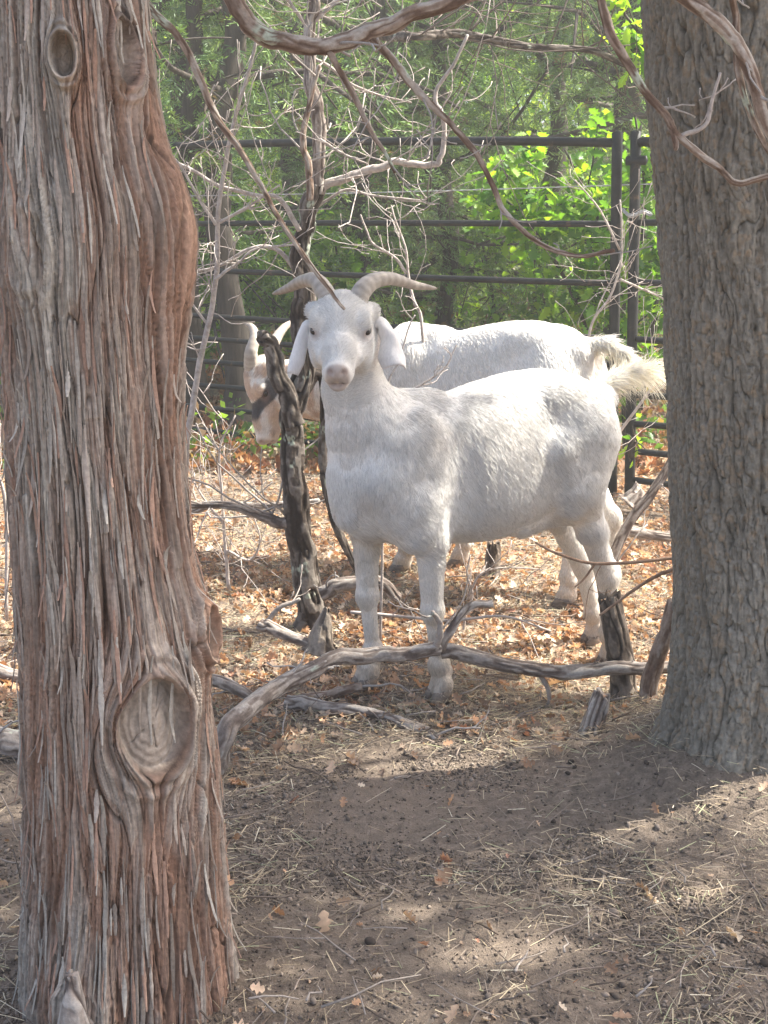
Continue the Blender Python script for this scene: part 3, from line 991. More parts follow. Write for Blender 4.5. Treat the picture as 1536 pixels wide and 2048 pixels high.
def fur_curves(name, pts, dirs, L, lift, N, width, C, parent, rng, segs=4, clump=0.35, droop=0.0):
    """hair laid along the coat: each strand leaves the skin and bends into its combing direction"""
    n = len(pts)
    hc = bpy.data.hair_curves.new(name)
    hc.add_curves([segs] * n)
    t = np.linspace(0, 1, segs)
    T = dirs - N * (dirs * N).sum(1, keepdims=True)
    T /= np.linalg.norm(T, axis=1, keepdims=True) + 1e-9
    out = lift[:, None] * np.sin(t * math.pi * 0.5)[None, :] ** 0.8
    P = pts[:, None, :] + T[:, None, :] * (L[:, None] * t[None, :])[..., None] + N[:, None, :] * (out * L[:, None])[..., None]
    if droop: P[..., 2] -= droop * (L[:, None] * t[None, :] ** 2)
    hc.attributes['position'].data.foreach_set('vector', P.reshape(-1, 3).astype(np.float32).ravel())
    r = hc.attributes.new('radius', 'FLOAT', 'POINT')
    w = width[:, None] * np.array([1.0, 0.85, 0.6, 0.12])[None, :] if segs == 4 else width[:, None] * np.linspace(1, 0.1, segs)[None, :]
    r.data.foreach_set('value', w.astype(np.float32).ravel())
    ca = hc.attributes.new('Col', 'FLOAT_COLOR', 'POINT')
    CC = np.repeat(np.concatenate([C, np.ones((n, 1))], 1), segs, 0)
    ca.data.foreach_set('color', CC.astype(np.float32).ravel())
    o = bpy.data.objects.new(name, hc); COL.objects.link(o)
    hc.materials.append(MAT_FUR)
    o.parent = parent
    return o


def ear_mesh(path, widths, nrm, fold, C_out, C_in):
    """a hanging ear: curved leaf of skin with thickness"""
    P = catmull(path, 6); n = len(P)
    W = np.interp(np.linspace(0, 1, n), np.linspace(0, 1, len(widths)), widths)
    T = np.gradient(P, axis=0); T /= np.linalg.norm(T, axis=1, keepdims=True)
    Nn = np.array(nrm, float); Nn = Nn - T * (T @ Nn)[:, None]; Nn /= np.linalg.norm(Nn, axis=1, keepdims=True)
    B = np.cross(T, Nn)
    m = 11; s = np.linspace(-1, 1, m)
    tt = np.linspace(0, 1, n)[:, None]
    mid = P[:, None, :] + B[:, None, :] * (W[:, None] * s)[..., None] - Nn[:, None, :] * (fold * W[:, None] * (s ** 2) + 0.0015 * np.sin(tt * 11 + s * 3))[..., None]
    th = 0.0042 * (1 - 0.75 * np.abs(s) ** 3)[None, :, None] * (1 - 0.55 * tt[..., None])
    F = mid + Nn[:, None, :] * th; K = mid - Nn[:, None, :] * th
    V = np.concatenate([F.reshape(-1, 3), K.reshape(-1, 3)])
    i, j = np.meshgrid(np.arange(n - 1), np.arange(m - 1), indexing='ij'); a = (i * m + j).ravel()
    q1 = np.stack([a, a + m, a + m + 1, a + 1], -1); o = n * m
    q2 = q1[:, ::-1] + o
    e = []
    for k in range(n - 1):
        e.append([k * m, o + k * m, o + (k + 1) * m, (k + 1) * m]); e.append([k * m + m - 1, (k + 1) * m + m - 1, o + (k + 1) * m + m - 1, o + k * m + m - 1])
    for k in range(m - 1):
        e.append([(n - 1) * m + k, o + (n - 1) * m + k, o + (n - 1) * m + k + 1, (n - 1) * m + k + 1])
    Q = np.vstack([q1, q2, e])
    C = np.vstack([np.tile(C_out, (n * m, 1)), np.tile(C_in, (n * m, 1))])
    return V, Q, C


def build_goat(G):
    rng = np.random.default_rng(G['seed'])
    root = thing('goat', G['label'], 'goat', G.get('group'))
    root.location = G['pos']; root.rotation_euler = (0, 0, math.atan2(G['head_dir'][1], G['head_dir'][0]))
    sc = G['scale']; root.scale = (sc, sc, sc)
    ca, sa = math.cos(root.rotation_euler.z), math.sin(root.rotation_euler.z)
    Rm = np.array([[ca, -sa, 0], [sa, ca, 0], [0, 0, 1]])
    def loc(p):      # world point -> goat space
        return (np.array(p, float) - np.array(G['pos'])) @ Rm / sc
    def locd(d): return np.array(d, float) @ Rm
    hz = G['grid']
    HP, HM = head_frame(loc(G['poll']), locd(G['face']), locd(G['brow']))
    h = lambda x, y, z: HP + HM @ np.array([x, y, z])
    lo = np.minimum([-.74, -.24, -.03], HP - .32); hi = np.maximum([.30, .24, .90], HP + .30)
    lo[2] = -.03
    f = Field(lo, hi, hz)
    # trunk
    X = [-.57, -.548, -.515, -.456, -.38, -.29, -.20, -.118, -.05, .02, .07, .12, .165]
    top = [.690, .728, .756, .780, .792, .786, .768, .748, .738, .742, .742, .72, .67]
    bot = [.560, .535, .495, .445, .41, .380, .372, .376, .386, .396, .404, .43, .48]
    hw = [.042, .066, .088, .104, .121, .136, .141, .132, .116, .102, .092, .082, .064]
    f.sweep(X, top, bot, hw, 0.03, 2.25)
    f.ell((.118, 0, .55), (.080, .068, .130), .06)
    if G['seed'] == 3:
        for s in (1, -1): f.cone((.150, .024 * s, .84), (.155, .036 * s, .62), .020, .027, .018)           # brisket
    f.cone((-.05, 0, .715), (.06, 0, .725), .035, .03, .05)   # withers
    for s in (1, -1):
        f.ell((.035, .088 * s, .60), (.085, .048, .135), .05)     # shoulder
        f.cone((.10, .075 * s, .55), (.03, .092 * s, .44), .054, .046, .05)
        f.ell((-.455, .080 * s, .62), (.095, .058, .13), .05)      # haunch
        f.ell((-.40, .080 * s, .735), (.035, .016, .020), .07)    # hip bone
        f.ell((-.545, .045 * s, .715), (.026, .018, .022), .05)     # pin bone
        if s > 0 or True:
            f.cone((-.37, .122 * s, .60), (-.405, .112 * s, .455), .028, .02, .05)   # flank fold
    # front legs
    for leg in ('LF', 'RF'):
        J = G[leg]; s = 1 if leg == 'LF' else -1
        f.cone(J[0], J[1], .050, .037, .045)
        f.cone(J[1], J[2], .037, .0245, .02)
        f.ell(J[2], (.027, .0255, .032), .014)
        f.cone(J[2], J[3], .0205, .0175, .015)
        f.ell(J[3], (.0235, .0225, .025), .015)
        f.cone(J[3], J[4], .021, .025, .015)
        for q in (-1, 1): f.cone(np.array(J[4]) + (0.004, .013 * q, .01), np.array(J[4]) + (.018, .015 * q, -.012), .019, .014, .010)
        f.ell(np.array(J[3]) + (-.021, .010, -.014), (.008, .0075, .010), .010)
        f.ell(np.array(J[3]) + (-.021, -.010, -.014), (.008, .0075, .010), .010)
    for leg in ('LR', 'RR'):
        J = G[leg]
        f.cone(J[0], J[1], .085, .062, .05)
        f.cone(J[1], J[2], .060, .036, .035)
        f.cone(J[2], J[3], .034, .0285, .02)
        f.ell(np.array(J[3]) + (-.010, 0, .008), (.026, .021, .034), .016)
        f.cone(J[3], J[4], .0245, .0205, .015)
        f.ell(J[4], (.0235, .0215, .026), .015)
        f.cone(J[4], J[5], .021, .025, .015)
        for q in (-1, 1): f.cone(np.array(J[5]) + (0.004, .013 * q, .01), np.array(J[5]) + (.018, .015 * q, -.012), .019, .014, .010)
        f.ell(np.array(J[4]) + (-.021, .010, -.014), (.008, .0075, .010), .010)
        f.ell(np.array(J[4]) + (-.021, -.010, -.014), (.008, .0075, .010), .010)
    for s in (1, -1):
        f.ell((-.085, .158 * s, .60), (.018, .026, .12), .06, 'cut')      # line behind the shoulder
        f.ell((.075, .125 * s, .735), (.05, .028, .035), .06, 'cut')       # before the shoulder blade
    # underside folds
    f.cone((-.30, .05, .405), (-.42, .055, .43), .018, .026, .04)
    f.cone((-.44, 0, .46), (-.50, 0, .49), .05, .05, .05)
    # tail root
    tl = G['tail']
    for i in range(len(tl) - 1): f.cone(tl[i], tl[i + 1], .015 - .004 * i, .011 - .004 * i, .03)
    # neck
    N_ = G['neck']
    N_ = [(tuple(loc(p[1:])) if p[0] == 'w' else p, r_) for p, r_ in N_]
    for i in range(len(N_) - 1):
        (a, ra), (b, rb) = N_[i], N_[i + 1]
        f.cone(a, b, ra, rb, .05)
    (a, ra) = N_[-1]
    f.cone(a, h(.045, 0, -.075), ra, .058, .04)
    # head
    f.ell(h(.040, 0, -.052), (.078, .059, .062), .03, M=HM)
    f.ell(h(.035, 0, -.015), (.052, .050, .030), .03, M=HM)
    f.cone(h(.085, 0, -.050), h(.168, 0, -.046), .046, .033, .03, sq=(HM[:, 1], .95))
    f.cone(h(.165, 0, -.045), h(.222, 0, -.048), .035, .026, .02)
    f.cone(h(.060, 0, -.098), h(.205, 0, -.080), .042, .020, .03)
    f.ell(h(.234, 0, -.040), (.016, .0205, .016), .012, M=HM)       # nose pad
    f.ell(h(.226, 0, -.080), (.020, .020, .013), .010, M=HM)       # lower lip
    for s in (1, -1):
        f.ell(h(.068, .050 * s, -.014), (.030, .018, .015), .016, M=HM)   # brow
        f.ell(h(.082, .054 * s, -.036), (.025, .017, .020), .012, M=HM)   # orbit
        f.cone(h(.105, .046 * s, -.060), h(.15, .036 * s, -.062), .020, .014, .02)   # cheek bone
        f.ell(h(.080, .050 * s, -.095), (.045, .020, .035), .03, M=HM)    # jaw muscle
        f.ell(h(.212, .019 * s, -.060), (.024, .014, .018), .012, M=HM)   # upper lip
        # eye socket slit, nostril, mouth corner
        f.ell(h(.097, .066 * s, -.033), (.017, .011, .0075), .005, 'cut', M=HM)
        f.cone(h(.246, .010 * s, -.036), h(.236, .023 * s, -.030), .0042, .0032, .004, 'cut')
        f.cone(h(.246, .002 * s, -.068), h(.205, .030 * s, -.072), .0028, .0028, .004, 'cut')
        f.ell(h(.012, .060 * s, -.035), (.022, .020, .02), .02, M=HM)     # ear root
    f.cone(h(.258, 0, -.045), h(.252, 0, -.066), .0022, .0022, .004, 'cut')
    V, Q = f.mesh()
    N = f.normals(V)
    # colours
    U = (V - HP) @ HM
    inhead = (np.linalg.norm(U - np.array([.12, 0, -.05]), axis=1) < .19) & (U[:, 0] > -.02)
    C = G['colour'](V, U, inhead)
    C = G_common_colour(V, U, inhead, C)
    Cb = C * np.array([.78, .76, .735]) 
    body = obj('body', mesh_np('body', V, Q, None, True, {'Col': Cb}), MAT_SKIN, root)
    # eyes
    for s in (1, -1):
        mb = MB(); c = h(.089, .0575 * s, -.034)
        u = np.linspace(0, math.pi, 9); a = np.arange(14) / 14 * 2 * math.pi
        SV = np.stack([np.sin(u)[:, None] * np.cos(a), np.sin(u)[:, None] * np.sin(a), np.cos(u)[:, None] * np.ones(14)], -1).reshape(-1, 3)
        SQ = np.array([[i * 14 + j, (i + 1) * 14 + j, (i + 1) * 14 + (j + 1) % 14, i * 14 + (j + 1) % 14] for i in range(8) for j in range(14)])
        mb.add(c + (SV * (.0125, .0110, .0085)) @ HM.T, SQ)
        mb.build('eye', MAT_EYE, root)
    # hooves
    for leg in ('LF', 'RF', 'LR', 'RR'):
        J = np.array(G[leg][-1]); mb = MB()
        for q in (-1, 1):
            rings = []
            m = 14; a = np.arange(m) / m * 2 * math.pi
            for zz, sx, sy, ox in ((.026, .021, .0155, .006), (.018, .0245, .0165, .010), (.0, .030, .0175, .015), (-.004, .029, .0165, .015)):
                rings.append(np.stack([J[0] + ox + sx * np.cos(a), J[1] + .0165 * q + sy * np.sin(a), np.full(m, zz)], -1))
            Vh = np.vstack(rings + [np.mean(rings[0], 0)[None], np.mean(rings[-1], 0)[None]])
            Qh = np.array([[i * m + j, i * m + (j + 1) % m, (i + 1) * m + (j + 1) % m, (i + 1) * m + j] for i in range(3) for j in range(m)])[:, ::-1]
            Th = np.array([[j, (j + 1) % m, 4 * m] for j in range(m)] + [[3 * m + (j + 1) % m, 3 * m + j, 4 * m + 1] for j in range(m)])
            mb.add(Vh, Qh, Th)
        mb.build('hoof', MAT_HOOF, root)
    # horns
    for path, r0 in G['horns']:
        P = catmull([loc(p) for p in path], 12); n = len(P); t = np.linspace(0, 1, n)
        r = r0 * (1 - t) ** 0.62 + .002
        r = r * (1 + .016 * np.sin(t * 85 + 2 * np.sin(t * 9)) * (1 - t) + .012 * np.sin(t * 31))
        V_, Q_, T_ = tube(P, r, 16, True, 0.05, 5)
        base = np.array([.46, .41, .36]); tip = np.array([.36, .30, .25])
        Cc = np.repeat(base * (1 - t)[:, None] + tip * t[:, None], 16, 0) * (0.9 + .12 * np.repeat(np.sin(t * 85 + 2 * np.sin(t * 9)), 16)[:, None])
        Cc = np.vstack([Cc, base, tip])
        mb = MB(); mb.add(V_, Q_, T_, Cc); mb.build('horn', MAT_HORN, root)
    for path, wd, nrm, fold in G['ears']:
        V_, Q_, C_ = ear_mesh([loc(p) for p in path], wd, locd(nrm), fold, G['ear_col'], (.78, .56, .50))
        mb = MB(); mb.add(V_, Q_, None, C_); mb.build('ear', MAT_SKIN, root)
    # coat
    A = V[Q[:, 0]]; 
    cen = V[Q].mean(1); area = 0.5 * np.linalg.norm(np.cross(V[Q[:, 2]] - V[Q[:, 0]], V[Q[:, 3]] - V[Q[:, 1]]), axis=1)
    camL = loc(CAMP); vis = ((N[Q[:, 0]] * (camL - cen)).sum(1) / np.linalg.norm(camL - cen, axis=1)) > -0.35
    w = area * np.where(vis, 1, .25)
    UH = (cen - HP) @ HM
    head = (np.linalg.norm(UH - np.array([.12, 0, -.05]), axis=1) < .16)
    w = w * np.where(head, 2.2, 1)
    nose = head & ((UH[:, 0] > .222) | ((np.abs(UH[:, 1]) > .044) & (np.abs(UH[:, 0] - .097) < .024) & (np.abs(UH[:, 2] + .034) < .011)))
    w[nose] = 0; w[cen[:, 2] < .02] = 0
    M_ = G['strands']
    pick = rng.choice(len(Q), M_, p=w / w.sum())
    a = rng.uniform(0, 1, (M_, 1)); b = rng.uniform(0, 1, (M_, 1))
    q = V[Q[pick]]
    pts = (q[:, 0] * (1 - a) + q[:, 1] * a) * (1 - b) + (q[:, 3] * (1 - a) + q[:, 2] * a) * b
    Np = N[Q[pick, 0]]
    x, y, z = pts.T
    D = np.tile(np.array([-0.55, 0, -0.95]), (M_, 1))
    side = np.sign(y)
    back = sstep(.66, .80, z) * (x < .06)
    D[:, 0] -= 1.1 * back
    D[:, 1] += side * 0.5
    legs = z < .36
    D[legs] = (-0.12, 0, -1)
    neck = (x > .06) & (z > .5)
    D[neck] = (-0.15, 0, -1)
    UP = (pts - HP) @ HM
    hd = head[pick]
    dh = np.stack([-np.ones(M_), 0.7 * np.tanh(UP[:, 1] * 40), -0.35 * np.ones(M_)], -1) @ HM.T
    D[hd] = dh[hd]
    ta = (x < -.60) & (z > .70)
    D[ta] = (-1, 0, -.1)
    # slow waviness gives locks
    sw = 0.34 * (np.stack([fbm(x * 22 + i * 9, z * 22 + i, 3, 120 + i, z=y * 22) for i in range(3)], -1) - 0.5) * 2
    fine = 0.16 * rng.normal(0, 1, (M_, 3)) + 0.7 * (np.stack([vnoise(x * 130 + i * 9, z * 90 + i, y * 130, 130 + i) for i in range(3)], -1) - 0.5)
    D = D + sw * np.where(hd, .4, 1)[:, None] + fine * np.where(hd, .7, 1)[:, None]
    L = np.where(hd, .009, np.where(legs, .011, .019)) * rng.uniform(.7, 1.35, M_)
    L = L * G.get('len', 1) * np.where((z < .42) & (z > .34), 1.25, 1) * np.where((x < -.5) & ~legs, 1.25, 1)
    L = np.where(ta, .035 * rng.uniform(.6, 1.3, M_), L)
    L = np.where(hd & (UP[:, 0] < .05) & (UP[:, 2] > -.04), .02 * rng.uniform(.6, 1.3, M_), L)
    lift = .02 + .10 * vnoise(x * 120, z * 75, y * 120, 140) ** 2 * rng.uniform(.6, 1.2, M_)
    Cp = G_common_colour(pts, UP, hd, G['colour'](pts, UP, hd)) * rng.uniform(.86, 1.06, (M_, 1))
    Cp = Cp * (1 - .28 * (rng.uniform(0, 1, (M_, 1)) < .3) * rng.uniform(.3, 1, (M_, 1)))
    Cp = np.clip(Cp, 0, .9)
    wd = rng.uniform(.0004, .00075, M_) * np.where(hd, .7, 1) * G.get('fat', 1)
    fur_curves('coat_hair', pts, D, L, lift, Np, wd, Cp, root, rng)
    # tail plume
    T0 = np.array(tl, float); nT = G.get('tn', 1500)
    seg = rng.uniform(0, 1, nT)
    path = catmull(T0, 20); ii = np.clip((seg * (len(path) - 1)).astype(int), 0, len(path) - 2)
    base = path[ii]
    nn = rng.normal(0, 1, (nT, 3)); nn[:, 2] -= .5; nn /= np.linalg.norm(nn, axis=1, keepdims=True)
    base = base + nn * (.019 - .011 * seg)[:, None]
    ad = path[ii + 1] - path[ii]; ad /= np.linalg.norm(ad, axis=1, keepdims=True)
    lk = np.stack([fbm(seg * 22 + i * 5, nn[:, 1] * 3 + 4, 2, 150 + i) for i in range(3)], -1) - .5
    dd = ad * 1.6 + nn * .09 + lk * .35 + np.array([0, 0, -.28]) * seg[:, None]
    fur_curves('tail_hair', base, dd, G.get('tlen', 1) * (.048 + .042 * seg) * rng.uniform(.6, 1.25, nT), np.full(nT, .0), nn, np.full(nT, .0008), np.clip(np.tile(np.array([.86, .80, .66]), (nT, 1)) * rng.uniform(.85, 1.05, (nT, 1)), 0, .9), root, rng, 6, droop=G.get('tdroop', .28))
    return root


def G_common_colour(V, U, hd, C):
    pink = np.array([.50, .40, .355])
    k = (sstep(.226, .240, U[:, 0]) * sstep(.030, .022, np.abs(U[:, 1])) * hd)[:, None]
    C = C * (1 - k * .75) + pink * k * .75
    k = (np.exp(-((U[:, 2] + .0705) / .0035) ** 2) * (U[:, 0] > .20) * hd)[:, None] * .5
    C = C * (1 - k) + np.array([.30, .20, .17]) * k
    for s in (1, -1):
        d = np.sqrt(((U[:, 0] - .099) / .021) ** 2 + ((U[:, 2] + .033) / .0095) ** 2 + ((U[:, 1] - .060 * s) / .018) ** 2)
        k = (np.exp(-d ** 2) * hd)[:, None] * .9
        C = C * (1 - k) + np.array([.25, .16, .13]) * k  # dark eye slit, with the shadow around it painted into the colour
        d = np.sqrt(((U[:, 0] - .241) / .008) ** 2 + ((U[:, 2] + .035) / .006) ** 2 + ((U[:, 1] - .017 * s) / .009) ** 2)
        k = (np.exp(-d ** 2) * hd)[:, None] * .7
        C = C * (1 - k) + np.array([.22, .12, .10]) * k
    return C


def white_colour(V, U, hd):
    n = fbm(V[:, 0] * 6 + 9, V[:, 2] * 6, 3, 200, z=V[:, 1] * 6)[:, None]
    C = np.array([.88, .855, .82]) * (0.96 + .06 * n) + 0 * V[:, :1]
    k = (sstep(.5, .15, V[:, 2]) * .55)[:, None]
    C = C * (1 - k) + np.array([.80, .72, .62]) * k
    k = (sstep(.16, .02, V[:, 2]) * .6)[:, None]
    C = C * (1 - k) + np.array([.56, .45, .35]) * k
    st = sstep(.52, .72, fbm(V[:, 0] * 9 + 2, V[:, 2] * 9, 3, 220, z=V[:, 1] * 9)) * (1 - .8 * hd)
    k = (st * (.10 + .25 * sstep(.55, .40, V[:, 2])))[:, None]
    return C * (1 - k) + np.array([.62, .52, .40]) * k


def spotted_colour(V, U, hd):
    C = white_colour(V, U, hd)
    hw = hd[:, None] if hd.ndim else hd
    # brown and black blaze on the cheek, freckled tan neck
    m = sstep(.50, .56, fbm(V[:, 0] * 13, V[:, 2] * 13, 3, 210, z=V[:, 1] * 13))
    k = (sstep(.12, .22, V[:, 0]) * .4 * (1 - hd))[:, None]
    C = C * (1 - k) + np.array([.80, .68, .58]) * k
    k = (m * sstep(.12, .22, V[:, 0]) * .7)[:, None]
    C = C * (1 - k) + np.array([.55, .36, .24]) * k
    k = (sstep(.07, .15, U[:, 0]) * .42 * hd)[:, None]
    C = C * (1 - k) + np.array([.74, .60, .49]) * k
    zc_ = -.052 + (U[:, 0] - .06) * .42 + .008 * np.sin(U[:, 0] * 50)
    k = (sstep(.026, .018, np.abs(U[:, 2] - zc_)) * sstep(.035, .055, U[:, 0]) * sstep(.19, .165, U[:, 0]) * hd)[:, None]
    C = C * (1 - k) + np.array([.10, .09, .09]) * k
    return C


G2_BLAZE = .030
# near goat: looks at the camera
P1 = (.055, 2.85, 0.006)
goat_near = dict(seed=3, pos=P1, head_dir=(-.891, -.454), scale=1.0, grid=.0042, strands=230000, label='white goat with swept horns in the foreground, facing the camera',
    group=None, colour=white_colour,
    poll=at(684, 592, 2.745), face=(-.02, -.87, -.48), brow=(0, -.48, .87),
    LF=[(.02, .085, .50), (-.018, .088, .415), (-.028, .084, .232), (-.052, .078, .085), (-.062, .08, .030)],
    RF=[(.055, -.085, .50), (.068, -.085, .42), (.066, -.084, .235), (.052, -.08, .088), (.064, -.08, .030)],
    LR=[(-.460, .072, .62), (-.445, .085, .50), (-.492, .085, .385), (-.556, .082, .245), (-.570, .082, .088), (-.585, .082, .030)],
    RR=[(-.460, -.072, .62), (-.435, -.085, .49), (-.510, -.085, .375), (-.600, -.082, .225), (-.640, -.082, .085), (-.655, -.082, .030)],
    neck=[((.045, 0, .60), .098), ((.110, 0, .69), .074), ((.145, .0, .78), .056), ((.135, .005, .88), .055)],
    tail=[(-.562, 0, .730), (-.615, 0, .752), (-.67, 0, .770), (-.725, 0, .775)],
    horns=[([at(664, 612, 2.74), at(650, 585, 2.75), at(632, 562, 2.78), at(606, 562, 2.83), at(575, 577, 2.88), at(545, 588, 2.91)], .023),
           ([at(712, 610, 2.74), at(724, 582, 2.75), at(748, 562, 2.78), at(785, 558, 2.82), at(828, 570, 2.87), at(873, 577, 2.91)], .023)],
    ears=[([at(632, 652, 2.75), at(611, 655, 2.74), at(596, 682, 2.725), at(588, 714, 2.71), at(579, 746, 2.70)], [.012, .018, .019, .020, .021, .015], (-.6, -1, .1), .8),
          ([at(738, 652, 2.75), at(762, 648, 2.74), at(782, 670, 2.725), at(790, 700, 2.71), at(797, 730, 2.69)], [.012, .018, .020, .025, .036, .030], (.5, -1, .15), .7)],
    ear_col=(.74, .71, .69))
g1 = build_goat(goat_near)
# far goat: head lowered, half hidden
hd2 = np.array([-.80, .60]); 
rp = (.62, 3.62)
P2 = (rp[0] + hd2[0] * .56 * 1.08, rp[1] + hd2[1] * .56 * 1.08, 0.004)
def l2(x, y, z): return (x, y, z)
pol2 = at(502, 732, 4.16)
goat_far = dict(seed=5, pos=P2, head_dir=tuple(hd2), scale=1.085, grid=.006, strands=60000, fat=1.5, label='larger white goat behind with lowered brown and black marked face',
    group=None, colour=spotted_colour,
    poll=pol2, face=(-.02, -.22, -.97), brow=(-.94, -.34, .08),
    LF=[(.03, .085, .50), (.02, .088, .415), (.02, .084, .232), (.01, .078, .085), (.02, .08, .030)],
    RF=[(.0, -.085, .50), (-.05, -.085, .42), (-.07, -.084, .235), (-.10, -.08, .088), (-.09, -.08, .030)],
    LR=[(-.475, .075, .62), (-.455, .088, .50), (-.505, .085, .385), (-.565, .082, .245), (-.56, .082, .088), (-.56, .082, .030)],
    RR=[(-.475, -.075, .62), (-.445, -.088, .49), (-.515, -.085, .375), (-.600, -.082, .225), (-.60, -.082, .085), (-.60, -.082, .030)],
    neck=[((.045, 0, .60), .115), (('w', *at(715, 752, 4.08)), .112), (('w', *at(640, 772, 4.13)), .098), (('w', *at(590, 775, 4.16)), .080)],
    tail=[(-.560, 0, .735), (-.605, 0, .742), (-.65, 0, .722), (-.69, 0, .695)], tdroop=.45, len=.8, tn=1100, tlen=.7,
    horns=[([at(503, 735, 4.14), at(502, 705, 4.12), at(510, 675, 4.14), at(504, 655, 4.18), at(490, 648, 4.22)], .022),
           ([at(540, 730, 4.2), at(545, 695, 4.2), at(558, 668, 4.24), at(575, 650, 4.28), at(597, 640, 4.33)], .021)],
    ears=[([at(560, 738, 4.10), at(585, 738, 4.07), at(615, 748, 4.05), at(638, 768, 4.04)], [.012, .022, .026, .024, .012], (-.1, -1, .2), .5)],
    ear_col=(.62, .45, .34))
g2 = build_goat(goat_far)
# ---------------------------------------------------------------- branches and twigs
MAT_TWIG = mat_bark('grey_twig', [(0.3, (0.27, 0.225, 0.195)), (0.55, (0.46, 0.40, 0.36)), (0.8, (0.62, 0.57, 0.53))], (60, 60, 60), 1.0, 0.8, 0.5, 0.002)
MAT_BROWN = mat_bark('brown_limb', [(0.28, (0.16, 0.095, 0.06)), (0.5, (0.32, 0.20, 0.13)), (0.75, (0.46, 0.33, 0.24))], (40, 40, 14), 1.0, 0.7, 0.5, 0.003)
MAT_SMOOTH = mat_bark('smooth_peeling_limb', [(0.25, (0.20, 0.13, 0.09)), (0.42, (0.42, 0.30, 0.22)), (0.6, (0.52, 0.44, 0.37)), (0.85, (0.58, 0.38, 0.24))], (14, 14, 14), 1.0, 0.65, 0.5, 0.004)
MAT_DARKB = mat_bark('dark_rough_bark', [(0.3, (0.055, 0.042, 0.034)), (0.5, (0.15, 0.12, 0.10)), (0.72, (0.33, 0.28, 0.235))], (70, 70, 22), 1.0, 0.95, 0.9, 0.008, ((0.42, 0.44, 0.33), 9, 0.64))
MAT_BARKCOL = mat_attr('fissured_bark', 0.9, 0.2, 0, 0.4, 150, None, 0.5)
MAT_LOG = mat_bark('dead_limb', [(0.3, (0.19, 0.15, 0.125)), (0.55, (0.36, 0.31, 0.27)), (0.8, (0.52, 0.46, 0.41))], (30, 30, 30), 1.0, 0.9, 0.8, 0.006, ((0.45, 0.47, 0.42), 14, 0.66))


def px_path(pts, Y):
    """pts [(px, py[, dY])] -> smooth world path near distance Y"""
    return catmull([at(p[0], p[1], Y + (p[2] if len(p) > 2 else 0)) for p in pts], 6)


def twigs(mb, P, r, rng, n=10, L=0.22, depth=2, spread=0.9, up=0.25, seg=5, t0=0.1, droop=0.0):
    """crooked side shoots with short spurs and swollen buds"""
    T = np.gradient(P, axis=0); T /= np.linalg.norm(T, axis=1, keepdims=True) + 1e-9
    for k in range(n):
        i = int(rng.uniform(t0, 0.98) * (len(P) - 1))
        d = T[i] * rng.uniform(0.3, 1.1) + rng.normal(0, 1, 3) * spread * np.array([1, .8, .8]) + np.array([0, 0, up])
        d /= np.linalg.norm(d)
        m = 6; p = [P[i].copy()]; l = L * rng.uniform(0.3, 1.5)
        for q in range(m):
            d = d + rng.normal(0, 0.2, 3) + np.array([0, 0, .05 - droop]); d /= np.linalg.norm(d)
            p.append(p[-1] + d * l / m)
        p = np.array(p)
        r0 = min(r * 0.6, 0.0042) * rng.uniform(.6, 1) if depth > 1 else min(r * .7, 0.0024)
        rr = np.linspace(r0, max(r0 * .45, .0009), m + 1)
        rr[-1] *= 1.7
        V, Q, Tn = tube(p, rr, seg)
        mb.add(V, Q, Tn)
        if depth > 1: twigs(mb, p, r0, rng, min(3, max(1, int(n * .2))), L * .38, depth - 1, spread, up, 4, .2, droop)


def limb(name, parent, pts, Y, r0, r1, mat, seg=10, rough=0.12, tw=0, twL=0.22, rng=None, depth=2, up=.25, lab=None, seed=0, twmat=None):
    P = px_path(pts, Y); n = len(P)
    w = fbm(np.linspace(0, n / 5, n), np.zeros(n) + seed, 3, 300 + seed) - .5
    P = P + np.stack([w, w * .4, np.roll(w, 3)], -1) * r0 * 1.2
    mb = MB(); t = np.linspace(0, 1, n); tw = int(round(tw * .68)) if Y > 2.6 else tw
    if mat is MAT_TWIG and Y > 2.6: r0, r1 = r0 * .8, r1 * .8
    if (mat in (MAT_DARKB, MAT_LOG) and r0 > .0085) or (mat in (MAT_SMOOTH, MAT_BROWN) and r0 > .0055):
        dark = mat is MAT_DARKB; sm_ = mat in (MAT_SMOOTH, MAT_BROWN)
        V, Q, T_, C_ = bark_tube(P, r0 + (r1 - r0) * t, min(.0048, r0 * .15) if dark else min(.003, r0 * .12), 55 if dark else 75, 14 if dark else 12, seed, 110 if r0 > .03 else 48, .003 if r0 > .02 else .005,
            ((.055, .043, .035), (.125, .102, .085), (.26, .23, .20)) if dark else ((.14, .09, .065), (.30, .225, .175), (.46, .41, .36)) if sm_ else ((.13, .10, .085), (.30, .255, .22), (.46, .42, .38)), .22 if dark else .16)
        mb.add(V, Q, T_, C_)
        if tw:
            mt = MB(); twigs(mt, P, max(r1, .003), rng or RNG, tw, twL, depth, up=up)
            Vt = np.concatenate(mt.V); mb.add(Vt, np.concatenate(mt.Q), np.concatenate(mt.T), np.array([.16, .13, .11]) if dark else np.array([.38, .34, .31]))
        o = mb.build(name, MAT_BARKCOL, parent)
        if lab: o['label'] = lab
        return P
    else:
        mb.add(*tube(P, r0 + (r1 - r0) * t, seg, True, rough, seed))
    if tw: twigs(mb, P, max(r1, .003), rng or RNG, tw, twL, depth, up=up)
    o = mb.build(name, mat, parent)
    if lab: o['label'] = lab
    return P


rng = np.random.default_rng(77)
